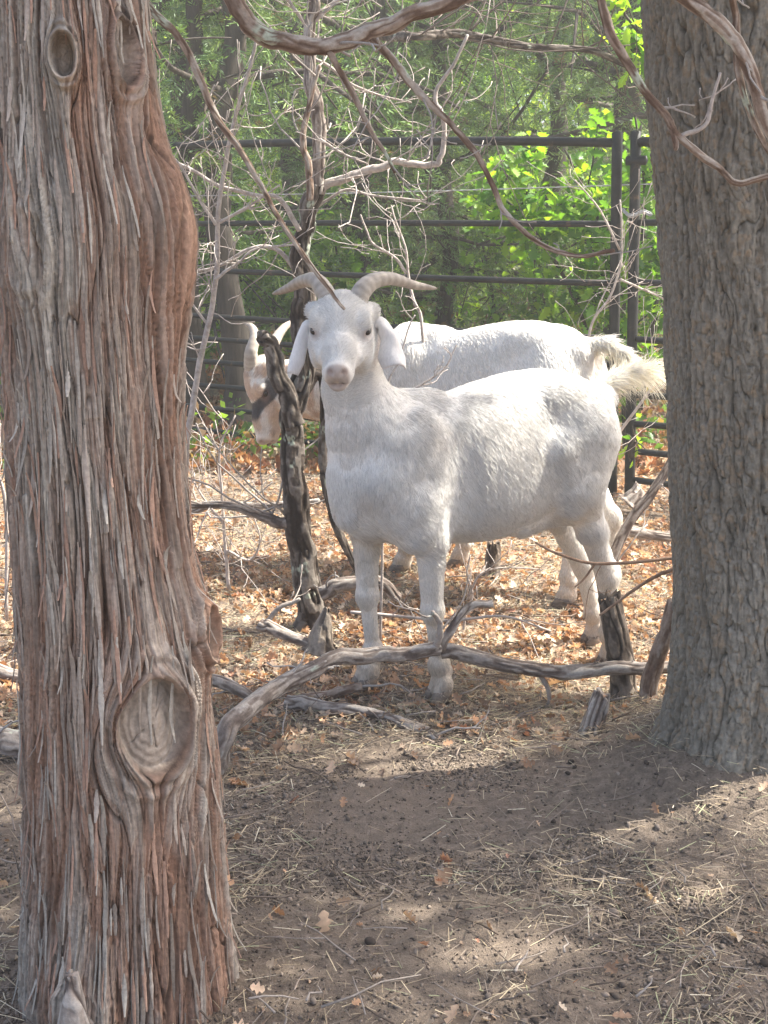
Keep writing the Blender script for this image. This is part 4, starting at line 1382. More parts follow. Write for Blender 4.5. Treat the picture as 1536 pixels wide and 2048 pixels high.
# --- the bare sapling behind the head of the near goat
t = thing('bare_oak', 'leafless young oak with dark lichened trunk rising behind the near goat head', 'tree')
Y = 3.36
limb('trunk', t, [(622, 1275), (612, 1200), (602, 1080), (592, 960), (584, 870), (594, 790), (603, 720), (599, 620), (606, 520), (620, 430), (636, 365)], Y, .038, .021, MAT_DARKB, 26, 0.34, seed=3)
limb('upper_trunk', t, [(632, 385), (642, 330), (640, 260), (630, 190), (622, 120), (618, 50), (628, 10), (612, -60)], Y, .019, .012, MAT_LOG, 26, 0.3, 8, .26, rng, seed=2)
limb('broken_stub', t, [(586, 850), (572, 790), (555, 735), (540, 690), (520, 672, -.02)], Y - .03, .029, .015, MAT_DARKB, 18, 0.3, seed=4, lab='broken side limb with a splintered tan end')
limb('branch', t, [(600, 800), (622, 760), (642, 745), (650, 790, .01), (650, 880, .02), (652, 950), (668, 1040), (700, 1110), (718, 1150, .0), (760, 1205)], Y + .03, .016, .009, MAT_DARKB, 10, .2, seed=5)
limb('branch', t, [(640, 375), (665, 365), (720, 348), (770, 332), (790, 322), (830, 330), (875, 330), (885, 300), (885, 230), (870, 190), (900, 140), (935, 70)], Y, .016, .005, MAT_TWIG, 8, .12, 15, .3, rng, seed=6)
limb('branch', t, [(600, 460), (560, 400), (520, 390), (440, 370), (395, 345), (345, 320), (318, 300)], Y - .03, .009, .004, MAT_TWIG, 8, .1, 16, .26, rng, seed=7)
limb('branch', t, [(618, 400), (620, 330), (606, 280), (620, 200), (640, 130)], Y - .06, .010, .006, MAT_BROWN, 8, .1, 9, .24, rng, seed=8)
limb('branch', t, [(604, 560), (560, 500), (510, 495), (440, 530), (385, 545)], Y, .009, .004, MAT_TWIG, 8, .1, 12, .25, rng, seed=9)
limb('branch', t, [(628, 420), (690, 380), (740, 390), (840, 400), (850, 395)], Y + .02, .006, .003, MAT_TWIG, 6, .1, 9, .2, rng, seed=10)
limb('branch', t, [(640, 280), (690, 310), (735, 330)], Y - .04, .006, .003, MAT_TWIG, 6, .1, 7, .2, rng, seed=11)
limb('branch', t, [(614, 110), (655, 130), (700, 165), (760, 190), (822, 205)], Y + .1, .007, .003, MAT_TWIG, 6, .1, 10, .2, rng, seed=12)
limb('branch', t, [(618, 60), (590, 20), (560, -30)], Y, .008, .004, MAT_TWIG, 6, .1, 10, .25, rng, seed=13)
limb('branch', t, [(620, 50), (660, 15), (690, -10)], Y, .008, .004, MAT_TWIG, 6, .1, 10, .25, rng, seed=14)
limb('branch', t, [(598, 1045), (560, 1040), (510, 1020), (450, 1010), (380, 1005)], Y, .020, .008, MAT_LOG, 8, .2, 12, .3, rng, seed=15)
# --- crooked twiggy saplings
def sapling(label, stems, mat=MAT_TWIG, grp='leafless saplings around the goats'):
    t = thing('leafless_sapling', label, 'sapling', grp)
    for i, (pts, Y, r0, r1, tw, L) in enumerate(stems):
        limb('stem' if i == 0 else 'branch', t, pts, Y, r0, r1, mat, 8, .12, tw, L, rng, seed=20 + i)
    return t
sapling('spindly leafless sapling between the juniper trunk and the bare oak', [
    ([(362, 1264), (364, 1050), (375, 880), (395, 760), (415, 650), (432, 560), (437, 440), (450, 330), (470, 230), (500, 130), (515, 60)], 3.3, .013, .005, 24, .26),
    ([(432, 450), (400, 400), (360, 330), (330, 305)], 3.28, .006, .003, 10, .2), ([(440, 445), (500, 410), (560, 370)], 3.28, .006, .003, 10, .2),
    ([(430, 560), (470, 530), (510, 500), (600, 490)], 3.28, .006, .003, 10, .2), ([(415, 650), (380, 600), (362, 560)], 3.3, .005, .003, 10, .2)])
sapling('tall leafless sapling right of the near goat horn, before the fence', [
    ([(852, 1152), (852, 900), (845, 660), (828, 600), (815, 540), (812, 500), (795, 450), (782, 410)], 3.9, .008, .003, 14, .2),
    ([(812, 545), (790, 515), (750, 490), (735, 470), (722, 430)], 3.9, .006, .003, 8, .16)])
sapling('thin leafless sapling leaning across the two fence posts', [
    ([(1165, 1010), (1215, 900), (1300, 780), (1335, 700)], 4.3, .010, .004, 14, .25),
    ([(1175, 1010), (1176, 800), (1180, 660), (1215, 600), (1240, 540), (1245, 480), (1240, 400)], 4.7, .008, .004, 22, .28),
    ([(1240, 500), (1200, 420), (1150, 360)], 4.7, .006, .003, 8, .2), ([(1240, 560), (1290, 580), (1330, 600)], 4.7, .006, .003, 10, .22)])
sapling('leafless twigs standing against the side of the far goat', [
    ([(762, 1284), (764, 1100), (770, 800), (800, 720), (815, 660), (830, 630)], 3.2, .005, .002, 9, .13),
    ([(805, 790), (850, 765), (890, 735), (912, 690)], 3.15, .004, .002, 6, .1)])
sapling('grey leaning pole and twigs between the far goat rump and right trunk', [
    ([(1205, 1200), (1228, 1105), (1270, 1030), (1330, 950), (1362, 880)], 3.6, .017, .012, 6, .2)], MAT_LOG)
sapling('low leafless bush left of the bare oak trunk', [
    ([(460, 1180), (450, 1100), (445, 1000), (440, 900), (470, 830)], 3.7, .008, .003, 22, .28),
    ([(450, 1100), (500, 1120), (520, 1080), (505, 1030)], 3.7, .006, .003, 12, .2), ([(450, 1050), (410, 1000), (385, 960)], 3.7, .006, .003, 12, .2)])
sapling('pale bare twig bush low behind the near goat forelegs', [
    ([(928, 1268), (930, 1230), (945, 1190), (935, 1150), (940, 1110)], 3.3, .005, .003, 12, .16), ([(935, 1200), (960, 1150), (1010, 1135), (1090, 1140)], 3.3, .005, .002, 8, .14)])
sapling('bare dark twigs at far left beside the juniper trunk', [([(15, 1244), (10, 1010), (-10, 930), (0, 850), (-20, 760)], 3.4, .007, .003, 16, .25)])

# --- limbs hanging over from above
def overhang(label, parts):
    t = thing('overhanging_limb', label, 'tree limb')
    for i, (pts, Y, r0, r1, mat, tw, L) in enumerate(parts):
        limb('limb' if i == 0 else 'side_branch', t, pts, Y, r0, r1, mat, 14, .14, tw, L, rng, seed=50 + i)
overhang('thick smooth limb sagging across the top of the photo', [
    ([(90, -700, -.45), (330, -330), (400, -130), (468, 10), (510, 55), (570, 80), (650, 92), (720, 72), (790, 42), (860, 18), (1000, -30), (1200, -130)], 2.25, .0165, .012, MAT_SMOOTH, 3, .2),
    ([(655, 95), (685, 145), (715, 205), (745, 270), (772, 310), (790, 345)], 2.25, .0062, .0025, MAT_BROWN, 4, .12),
    ([(742, 72), (790, 125), (820, 165), (865, 215), (905, 255), (950, 310), (990, 385), (1010, 420), (1055, 465), (1110, 500), (1160, 512), (1230, 498)], 2.25, .0068, .0034, MAT_BROWN, 8, .12)])
overhang('long thin limb hanging down to the forehead of the near goat', [
    ([(40, -560, -.6), (200, -180), (290, 5), (350, 70), (395, 140), (430, 225), (480, 300), (530, 385), (580, 470), (630, 545), (665, 590), (688, 618)], 2.45, .0092, .0030, MAT_BROWN, 0, .05)])
overhang('crooked brown limb crossing the upper left side of the right trunk', [
    ([(1450, -640, .25), (1250, -400, .15), (1170, -120), (1200, 5), (1225, 70), (1265, 140), (1300, 195), (1335, 235), (1355, 270), (1400, 312), (1440, 340), (1475, 366), (1540, 352), (1640, 330)], 2.08, .0085, .0042, MAT_BROWN, 2, .06),
    ([(1365, 272), (1410, 250), (1425, 200), (1440, 145)], 2.08, .0042, .0022, MAT_TWIG, 3, .06),
    ([(1340, 240), (1352, 290), (1350, 300)], 2.08, .006, .003, MAT_BROWN, 0, .1)])
overhang('thick orange peeling limb curving down the upper right corner', [
    ([(1450, -560, .40), (1300, -300, .2), (1290, -90), (1370, 0), (1440, 45), (1475, 85), (1500, 140), (1520, 200), (1545, 270), (1620, 400)], 1.98, .0118, .009, MAT_SMOOTH, 2, .08)])
overhang('slim smooth limb hanging beside the peeling limb at upper right', [
    ([(1500, -450, .45), (1480, -300, .3), (1460, -60), (1470, 40), (1478, 140), (1500, 220), (1530, 290), (1580, 360)], 2.0, .006, .0045, MAT_SMOOTH, 2, .06)])
overhang('dark dead juniper limb with drooping needles beneath the thick limb', [
    ([(650, 40, 3.1), (720, 62, 1.4), (800, 75), (900, 70), (1000, 82), (1100, 95), (1180, 100), (1250, 130)], 5.2, .020, .01, MAT_DARKB, 44, .8)])

# --- fallen limbs and stumps
def fallen(name, label, cat, parts, grp=None):
    t = thing(name, label, cat, grp)
    for i, (pts, Y, r0, r1, mat, rough, tw) in enumerate(parts):
        Pw = []
        limb('limb' if i == 0 else 'side_branch', t, pts, Y, r0, r1, mat, 12, rough, tw, .12, rng, seed=80 + i)
fallen('fallen_limb', 'long grey lichened fallen limb arching from the juniper foot to the near goat forefoot', 'fallen limb', [
    ([(430, 1540, -.32), (450, 1480, -.34), (480, 1430, -.30), (560, 1370, -.18), (640, 1330, -.10), (700, 1310, -.06), (760, 1312, -.05), (820, 1305, -.05), (880, 1300, -.03)], 2.72, .021, .016, MAT_LOG, .26, 5),
    ([(872, 1300, -.04), (880, 1265, -.05), (872, 1235, -.05), (864, 1222, -.06)], 2.72, .0085, .005, MAT_LOG, .25, 4),
    ([(882, 1298, -.03), (905, 1255, -.02), (940, 1210, .0), (985, 1205, .02)], 2.72, .011, .009, MAT_LOG, .2, 0),
    ([(640, 1335, -.10), (590, 1350, -.11), (540, 1380, -.2)], 2.72, .012, .010, MAT_LOG, .2, 2)])
fallen('fallen_log', 'long straight brown fallen log from the near goat forefeet to the right trunk', 'log', [
    ([(880, 1302, .02), (930, 1306, .02), (1010, 1325), (1100, 1340), (1180, 1340), (1260, 1335), (1350, 1338), (1400, 1342)], 2.74, .017, .015, MAT_LOG, .22, 5),
    ([(1075, 1342), (1098, 1385), (1090, 1420), (1075, 1450, .0)], 2.74, .006, .004, MAT_LOG, .15, 2)])
fallen('fallen_limb', 'dark tapering fallen limb lying flat below the grey lichened limb', 'fallen limb', [
    ([(570, 1402, .05), (640, 1412, .03), (720, 1420), (800, 1440, -.04), (850, 1462, -.08), (880, 1480, -.12)], 2.70, .016, .009, MAT_LOG, .22, 3)])
fallen('fallen_limb', 'short reddish fallen limb beneath the far forefoot of the near goat', 'fallen limb', [
    ([(600, 1400), (650, 1392), (690, 1378), (725, 1372)], 2.82, .012, .010, MAT_BROWN, .2, 1)])
fallen('fallen_limb', 'dark forked fallen limb leaning at the foot of the bare oak', 'fallen limb', [
    ([(515, 1245), (560, 1262), (620, 1285), (680, 1320)], 3.02, .016, .009, MAT_LOG, .22, 2),
    ([(530, 1250), (560, 1215), (600, 1200)], 3.05, .008, .005, MAT_LOG, .2, 3)])
fallen('fallen_limb', 'grey fallen limb emerging right of the juniper trunk', 'fallen limb', [
    ([(400, 1360), (450, 1365), (500, 1388), (530, 1410)], 2.74, .014, .010, MAT_LOG, .2, 1)])
fallen('fallen_limb', 'grey fallen limb left of the juniper at mid height of the big knot', 'fallen limb', [
    ([(-60, 1480), (0, 1478), (60, 1490), (100, 1495)], 2.5, .03, .028, MAT_LOG, .25, 2)])
fallen('fallen_limb', 'thin fallen limb left of the juniper behind the thicker one', 'fallen limb', [
    ([(-60, 1320), (0, 1340), (50, 1352), (100, 1360)], 2.9, .016, .012, MAT_LOG, .2, 2)])
fallen('fallen_limb', 'pale fallen limb in the sunlit leaves left of the bare oak', 'fallen limb', [
    ([(380, 1020), (440, 1008), (520, 1010), (640, 1000)], 3.75, .014, .008, MAT_LOG, .2, 6)])
fallen('fallen_limb', 'thick short fallen limb behind the near goat forelegs', 'fallen limb', [
    ([(640, 1185), (700, 1165), (760, 1160), (800, 1195)], 3.25, .020, .014, MAT_LOG, .25, 4)])
fallen('fallen_limb', 'grey fallen limb behind the hind legs, ending at the right trunk', 'fallen limb', [
    ([(1225, 1058), (1270, 1062), (1330, 1070), (1400, 1072)], 3.9, .018, .014, MAT_LOG, .2, 2)])
fallen('fallen_limb', 'long pale stick lying between the forelegs and the leaning stump', 'fallen limb', [
    ([(700, 1225), (800, 1232), (900, 1240), (1010, 1232), (1100, 1262)], 3.12, .006, .004, MAT_TWIG, .12, 8)])
fallen('fallen_limb', 'thin springy stick reaching from the right trunk across the hind legs', 'fallen limb', [
    ([(1360, 1115), (1290, 1122), (1190, 1126), (1120, 1108), (1070, 1085)], 2.75, .005, .003, MAT_BROWN, .1, 1),
    ([(1190, 1128), (1170, 1155), (1150, 1175)], 2.75, .003, .002, MAT_BROWN, .1, 0)])
fallen('fallen_limb', 'thin bent stick from the right trunk to the top of the upright stump', 'fallen limb', [
    ([(1360, 1130), (1290, 1165), (1240, 1200), (1200, 1230)], 2.62, .005, .0025, MAT_BROWN, .1, 0)])
fallen('leaning_limb', 'brown limb leaning against the left side of the right trunk', 'fallen limb', [
    ([(1290, 1415), (1310, 1340), (1335, 1265), (1352, 1200)], 2.68, .020, .016, MAT_BROWN, .2, 0)])


def stump(label, pts, Y, r0, r1, hollow=False, seed=0, mat=None):
    t = thing('stump', label, 'stump')
    P = px_path(pts, Y); P2 = catmull(P, 4); n = len(P2)
    r = np.interp(np.linspace(0, 1, n), [0, .12, 1], [r0 * 1.35, r0, r1])
    dk = mat is None
    V, Q, T, C_ = bark_tube(P2, r, .0045 if dk else .004, 55, 13, seed, 80, .003, ((.07, .055, .045), (.18, .145, .115), (.32, .27, .22)) if dk else ((.13, .10, .085), (.33, .28, .24), (.52, .47, .42)), .1)
    nr = (len(V) - 2) // 80 - 1
    for q in range(6):
        ring = slice((nr - q) * 80, (nr - q + 1) * 80)
        V[ring] += ((vnoise(np.arange(80) / 80 * 22, np.full(80, seed * 1.0)) - .5)[:, None] * r1 * 1.3 * (1 - q / 6)) * np.array([0, 0, 1.0])      # ragged broken rim
    V[-1] -= np.array([0, 0, r1 * .5])
    mb = MB(); mb.add(V, Q, T, C_); mb.build('bark', MAT_BARKCOL, t)
    mb = MB(); k = P2[-1] - np.array([0, 0, r1 * .12])
    a = np.arange(20) / 20 * 2 * math.pi
    W = np.vstack([np.stack([np.cos(a) * r1 * .8, np.sin(a) * r1 * .8, rng.normal(0, r1 * .12, 20)], -1) + k, [k + (0, 0, r1 * .1)]])
    mb.add(W, None, np.array([[j, (j + 1) % 20, 20] for j in range(20)])); mb.build('heartwood', MAT_BROWN, t)
stump('upright dark broken stump standing before the hind feet of the near goat', [(1250, 1395), (1242, 1330), (1230, 1260), (1218, 1195)], 2.78, .029, .025, seed=5)
stump('short pale weathered stump below the log, left of the upright stump', [(1182, 1478), (1192, 1430), (1205, 1388)], 2.55, .026, .017, seed=6, mat=MAT_LOG)
stump('sharp snag stump beside the foot of the bare oak', [(640, 1300), (645, 1260), (655, 1215)], 3.02, .034, .007, seed=7)
stump('small dark stump behind the belly of the near goat', [(985, 1150), (985, 1120), (988, 1085)], 3.85, .024, .02, seed=8)
stump('mossy low stump at the foot of the fence post', [(1262, 1010), (1275, 995), (1285, 985)], 4.7, .05, .035, seed=9, mat=MAT_LOG)
stump('broken root snag curling up at the foot of the juniper', [(150, 2060), (146, 2010), (140, 1950)], 1.46, .018, .006, seed=10, mat=MAT_BROWN)
# ---------------------------------------------------------------- foliage
def spray_template(rng, n=16, L=1.0):
    """feathery juniper spray: short scale-leaf twiglets alternating along a drooping axis"""
    V = []; Q = []
    for k in range(n):
        t = (k + .5) / n
        base = np.array([t * L, 0, -.18 * t * t])
        side = 1 if k % 2 else -1
        d = np.array([.55 + .3 * t, side * (1 - .55 * t) * rng.uniform(.6, 1.1), rng.normal(0, .35)])
        d /= np.linalg.norm(d); l = L * (.42 - .22 * t) * rng.uniform(.7, 1.2)
        w = np.cross(d, rng.normal(0, 1, 3)); w /= np.linalg.norm(w); w *= .028 * L
        i = len(V)
        V += [base - w * .5, base + d * l * .5 - w, base + d * l, base + d * l * .5 + w]
        Q.append([i, i + 1, i + 2, i + 3])
    return np.array(V), np.array(Q), None


def oak_leaf_template(rng, sun=0.5):
    """green lobed oak leaf with a folded midrib"""
    t = np.array([0, .10, .18, .27, .36, .45, .55, .65, .75, .86, 1.0])
    w = np.array([.015, .05, .17, .09, .26, .13, .33, .17, .25, .11, .02])
    n = len(t); c = rng.uniform(.1, .5)
    z = -c * .35 * t ** 2; up = rng.uniform(.05, .45)
    mid = np.stack([t, 0 * t, z], -1); l = np.stack([t + w * .25, w, z + up * w], -1); r = np.stack([t + w * .25, -w, z + up * w], -1)
    V = np.vstack([mid, l, r]); i = np.arange(n - 1)
    Q = np.vstack([np.stack([i, i + 1, n + i + 1, n + i], -1), np.stack([i, 2 * n + i, 2 * n + i + 1, i + 1], -1)])
    return V, Q, None


def leafy_template(rng, n=9):
    """broad-leaf clump: n small leaves round a point, radius 1"""
    V = []; Q = []
    for k in range(n):
        c = rng.normal(0, .5, 3); d = rng.normal(0, 1, 3); d /= np.linalg.norm(d)
        w = np.cross(d, rng.normal(0, 1, 3)); w /= np.linalg.norm(w)
        l = rng.uniform(.28, .5); i = len(V)
        V += [c, c + d * l * .5 + w * l * .32, c + d * l, c + d * l * .5 - w * l * .32]; Q.append([i, i + 1, i + 2, i + 3])
    return np.array(V), np.array(Q), None


def dir_mats(D, rng):
    """rotation whose x axis is D, random roll"""
    D = D / (np.linalg.norm(D, axis=1, keepdims=True) + 1e-9)
    R = rng.normal(0, .5, D.shape) + np.array([0, 0, 1.0])
    Y = np.cross(R, D); Y /= np.linalg.norm(Y, axis=1, keepdims=True) + 1e-9
    return np.stack([D, Y, np.cross(D, Y)], -1)


MAT_JUN = mat_attr('juniper_foliage', 0.6, 0.35, 0.22, 0, 1, (1.3, 1.35, .6))
MAT_OAKLEAF = mat_attr('oak_foliage', 0.45, 0.4, 0.5, 0, 1, (1.5, 1.5, .45))
MAT_FARLEAF = mat_attr('broadleaf_foliage', 0.5, 0.4, 0.55, 0, 1, (1.5, 1.5, .5))
MAT_TRUNKD = mat_bark('dark_juniper_bark', [(0.3, (0.04, 0.034, 0.03)), (0.6, (0.09, 0.075, 0.062)), (0.8, (0.15, 0.13, 0.11))], (26, 26, 3), 1.0, 0.95, 0.8, 0.01)  # dark bark tone for trunks, limbs and stems
JPAL = np.array([(.14, .235, .075), (.10, .185, .07), (.18, .29, .085), (.15, .22, .115), (.23, .33, .095)])


def juniper(label, px, Y, r, H, crown_lo, R, n, seed, lean=0.0, dens=1.0, size=.13, name='juniper_tree', grp='junipers beyond the fence', pal=JPAL, mat=None):
    rng = np.random.default_rng(seed)
    t = thing(name, label, 'tree', grp)
    x0 = ray(px, 700)[0] * (Y / ray(px, 700)[1])
    zg = float(ground_h(x0, Y))
    t.location = (x0, Y, zg)
    zz = np.linspace(-.05, H * .92, 26)
    wob = np.stack([fbm(zz * .9, zz * 0 + seed, 3, seed) - .5, fbm(zz * .9, zz * 0 + seed + 50, 3, seed) - .5], -1) * .35
    P = np.column_stack([wob[:, 0] - wob[0, 0] + lean * zz, wob[:, 1] - wob[0, 1], zz])
    rr = r * (1 - .8 * zz / H) * (1 + .5 * np.exp(-zz / .12))
    P2 = catmull(P, 4); r2 = np.interp(np.linspace(0, 1, len(P2)), np.linspace(0, 1, len(P)), rr)
    mb = MB(); mb.add(*tube(P2, r2, 22, True, .3, seed)); mb.build('trunk', MAT_TRUNKD, t)
    # limbs
    mb = MB(); ends = []
    nl = int(26 * max(.6, min(H / 5, 1.4)))
    for k in range(nl):
        z = rng.uniform(max(.35, crown_lo * .7), H * .85); i = int(z / (H * .92) * (len(P2) - 1)); i = min(i, len(P2) - 2)
        a = rng.uniform(0, 2 * math.pi); L = R * (1.05 - .55 * (z / H)) * rng.uniform(.6, 1.05)
        d = np.array([math.cos(a), math.sin(a), rng.uniform(-.15, .5)]); p = [P2[i]]
        for q in range(8):
            d = d + rng.normal(0, .16, 3) + np.array([0, 0, -.03]); d /= np.linalg.norm(d); p.append(p[-1] + d * L / 8)
        p = np.array(p); mb.add(*tube(p, np.linspace(r * .28, .008, 9), 6)); ends.append(p)
        for q in range(3):
            j = rng.integers(2, 8); d2 = rng.normal(0, 1, 3) + d * .8; d2 /= np.linalg.norm(d2)
            pp = np.array([p[j] + d2 * L * .4 * s + np.array([0, 0, -.05 * s * s]) for s in np.linspace(0, 1, 5)])
            mb.add(*tube(pp, np.linspace(r * .1, .004, 5), 5)); ends.append(pp)
    mb.build('limbs', MAT_TRUNKD, t)
    # sprays cluster round limbs
    E = np.concatenate([catmull(e, 4)[3:] for e in ends])
    C0_ = E[rng.integers(0, len(E), n)] + rng.normal(0, 1, (n, 3)) * np.array([.16, .16, .12]) * R / 1.6
    # gaps of the crown: whole lumps missing
    k = vnoise(C0_[:, 0] * 2.2 + seed, C0_[:, 1] * 2.2, C0_[:, 2] * 2.2, seed) < .52 + .25 * dens
    k &= C0_[:, 2] > crown_lo * .55
    C0_ = C0_[k]; m = len(C0_)
    out = C0_ - np.array([0, 0, H * .45]); out[:, 2] *= .3; out /= np.linalg.norm(out, axis=1, keepdims=True) + 1e-9
    D = out + rng.normal(0, .6, (m, 3)) + np.array([0, 0, -.15])
    g = vnoise(C0_[:, 0] * 3.1, C0_[:, 1] * 3.1, C0_[:, 2] * 3.1, seed + 5)
    C = pal[rng.integers(0, len(pal), m)] * (.75 + .5 * g)[:, None] * rng.uniform(.8, 1.2, (m, 1))
    dead = rng.uniform(0, 1, m) < .05
    C[dead] = np.array([.20, .14, .08])
    mb = MB(); Rm_ = dir_mats(D, rng); S = size * rng.uniform(.6, 1.4, m)
    for q in range(6):
        s = slice(q, m, 6)
        scatter(mb, spray_template(rng), C0_[s], Rm_[s], S[s], C[s])
    mb.build('crown', mat or MAT_JUN, t, smooth=False)
    return t


juniper('juniper with a dark straight trunk behind the fence, right of the left trunk', 478, 6.9, .085, 6.0, 2.3, 1.5, 2600, 301)
juniper('juniper behind the top left corner of the fence panel, close to the left trunk', 335, 8.6, .14, 5.6, 1.3, 1.6, 3300, 302)
juniper('tall juniper between the bare oak and the dark straight trunk', 590, 11.0, .13, 6.5, 1.0, 2.0, 3200, 303)
juniper('wide juniper directly behind the bare oak', 730, 8.4, .08, 5.6, .95, 1.7, 4400, 304, size=.12)
juniper('dense juniper in the middle behind the back of the far goat', 900, 8.6, .07, 5.2, .6, 1.7, 5600, 305, size=.115)
juniper('tall juniper behind the middle of the fence, right of the dense one', 1060, 9.6, .09, 6.2, .9, 1.9, 4200, 306)
juniper('juniper behind the oak bush near the fence posts', 1230, 8.6, .12, 5.8, .9, 1.7, 3600, 307)
juniper('juniper behind the right trunk', 1440, 8.0, .13, 5.6, .8, 1.7, 4200, 308)
juniper('juniper far behind the left trunk', 120, 8.8, .13, 5.6, .9, 1.8, 4200, 309)
juniper('slender dark juniper behind the head of the far goat', 385, 7.2, .075, 4.4, 1.6, .9, 1500, 310)
juniper('low bushy juniper behind the middle fence rails', 820, 10.5, .10, 4.5, .4, 1.9, 4600, 311)
juniper('low bushy juniper behind the fence posts, far back', 1180, 11.5, .10, 4.8, .4, 2.0, 4400, 312)
juniper('spreading juniper far back at the left of the scene', 250, 12.0, .12, 6.0, .8, 2.2, 2400, 313)


def oak_bush(label, stems, nleaf, spread, leaf, seed, pal, grp='leafy oak bushes beyond the fence'):
    rng = np.random.default_rng(seed)
    t = thing('oak_bush', label, 'bush', grp)
    pts = []
    mbs = MB()
    for P in stems:
        P = np.array(P); mbs.add(*tube(catmull(P, 5), np.linspace(.014, .005, (len(P) - 1) * 5 + 1), 7))
        Pc = catmull(P, 5); pts.append(Pc)
        for k in range(10):
            i = rng.integers(len(Pc) // 5, len(Pc)); d = rng.normal(0, 1, 3) + [0, -.2, .2]; d /= np.linalg.norm(d); L = spread * rng.uniform(.5, 1.2)
            p = [Pc[i]]
            for q in range(5):
                d = d + rng.normal(0, .25, 3); d /= np.linalg.norm(d); p.append(p[-1] + d * L / 5)
            p = np.array(p); mbs.add(*tube(p, np.linspace(.005, .002, 6), 5)); pts.append(catmull(p, 3)[4:])
    mbs.build('stems', MAT_TRUNKD, t)
    E = np.concatenate(pts); c = E[rng.integers(0, len(E), nleaf)] + rng.normal(0, .045, (nleaf, 3))
    D = rng.normal(0, 1, (nleaf, 3)) + np.array([.1, -.2, .15])
    C = pal[rng.integers(0, len(pal), nleaf)] * rng.uniform(.75, 1.2, (nleaf, 1))
    R_ = dir_mats(D, rng); S = leaf * rng.uniform(.55, 1.25, nleaf); mb = MB()
    for q in range(6):
        s = slice(q, nleaf, 6); scatter(mb, oak_leaf_template(rng), c[s], R_[s], S[s], C[s])
    mb.build('leaves', MAT_OAKLEAF, t, smooth=True)
OPAL = np.array([(.20, .36, .055), (.14, .29, .05), (.27, .42, .06), (.10, .22, .05)])
def W(px, py, Y): return at(px, py, Y)
oak_bush('bright green leafy oak bush behind the two fence posts', [
    [W(1250, 900, 6.0), W(1240, 650, 6.0), W(1200, 450, 6.0), W(1130, 300, 6.0)], [W(1260, 900, 6.1), W(1270, 600, 6.0), W(1290, 400, 5.9), W(1270, 230, 5.9)],
    [W(1230, 850, 6.0), W(1150, 600, 6.0), W(1060, 450, 6.0), W(1000, 390, 6.0)], [W(1280, 820, 6.0), W(1330, 500, 6.0), W(1380, 250, 6.1)]], 2100, .36, .080, 401, OPAL)
oak_bush('yellow green oak sprig beside the upper left of the right trunk', [[W(1420, 200, 5.2), W(1340, 130, 5.2), W(1290, 80, 5.2), W(1250, 30, 5.2)], [W(1420, 120, 5.2), W(1300, 100, 5.3), W(1240, 110, 5.3)]], 130, .14, .085, 402, OPAL)
oak_bush('sunlit oak bush low behind the bare oak, seen through the rails', [
    [W(600, 720, 8.0), W(600, 600, 8.0), W(560, 480, 8.0)], [W(640, 720, 8.2), W(680, 560, 8.2), W(650, 420, 8.2)], [W(560, 700, 8.0), W(540, 560, 8.0), W(520, 430, 8.)]], 900, .4, .11, 403, OPAL * 1.1)
oak_bush('sunlit oak bush low behind the middle of the fence', [
    [W(820, 700, 9.0), W(840, 600, 9.0), W(820, 520, 9.0)], [W(1000, 700, 8.6), W(980, 560, 8.6), W(960, 470, 8.6)], [W(1100, 680, 8.4), W(1080, 560, 8.4)]], 800, .45, .10, 404, OPAL)
oak_bush('sunlit oak bush between the left trunk and the dark straight juniper', [
    [W(400, 700, 8.2), W(420, 560, 8.2), W(410, 400, 8.2)], [W(360, 700, 8.6), W(380, 500, 8.6), W(390, 330, 8.6)]], 650, .4, .10, 405, OPAL)
oak_bush('tiny green oak seedling by the leaning pole near the fence post', [[W(1262, 915, 4.6), W(1266, 890, 4.6), W(1268, 872, 4.6)]], 9, .05, .055, 406, OPAL, None)


def far_wood():
    """sunlit wood beyond, which reads as one mass of leaves"""
    rng = np.random.default_rng(500)
    n = 30000
    u = rng.uniform(0, 1, n); y = 13.5 + 8 * rng.uniform(0, 1, n); x = rng.uniform(-1, 1, n) * (4 + y * .55)
    z = rng.uniform(0, 1, n) ** .9 * (5.8 + 1.5 * fbm(x * .3, y * .3, 2, 501)) + ground_h(x, y)
    k = vnoise(x * .9, y * .9, z * .9, 502) < .72
    P = np.column_stack([x, y, z])[k]; n = len(P)
    pal = np.array([(.30, .46, .08), (.20, .36, .07), (.40, .54, .09), (.14, .26, .06), (.48, .58, .10)])
    g = vnoise(P[:, 0] * 1.3, P[:, 1] * 1.3, P[:, 2] * 1.3, 503)
    C = pal[np.clip((g * 5 + rng.normal(0, .8, n)).astype(int), 0, 4)] * rng.uniform(.8, 1.2, (n, 1))
    mb = MB(); S = rng.uniform(.16, .36, n); R_ = euler_mats(n, rng, 1.5)
    for q in range(6):
        s = slice(q, n, 6); scatter(mb, leafy_template(rng, 11), P[s], R_[s], S[s], C[s])
    tag(mb.build('distant_woodland', MAT_FARLEAF, None, False), 'sunlit yellow green woodland closing the view behind the junipers', kind='stuff')
    mb = MB()
    for k in range(60):
        y = 13 + rng.uniform(0, 9); x = rng.uniform(-1, 1) * (3 + y * .5); zg = float(ground_h(x, y))
        zz = np.linspace(-.1, 6, 10); p = np.column_stack([x + .05 * zz * rng.normal() + .08 * np.sin(zz + k), y + 0 * zz, zz + zg])
        mb.add(*tube(p, rng.uniform(.06, .14) * (1 - zz / 8), 8))
    tag(mb.build('distant_trunks', MAT_TRUNKD), 'many thin dark trunks of the distant woodland', kind='stuff')
far_wood()


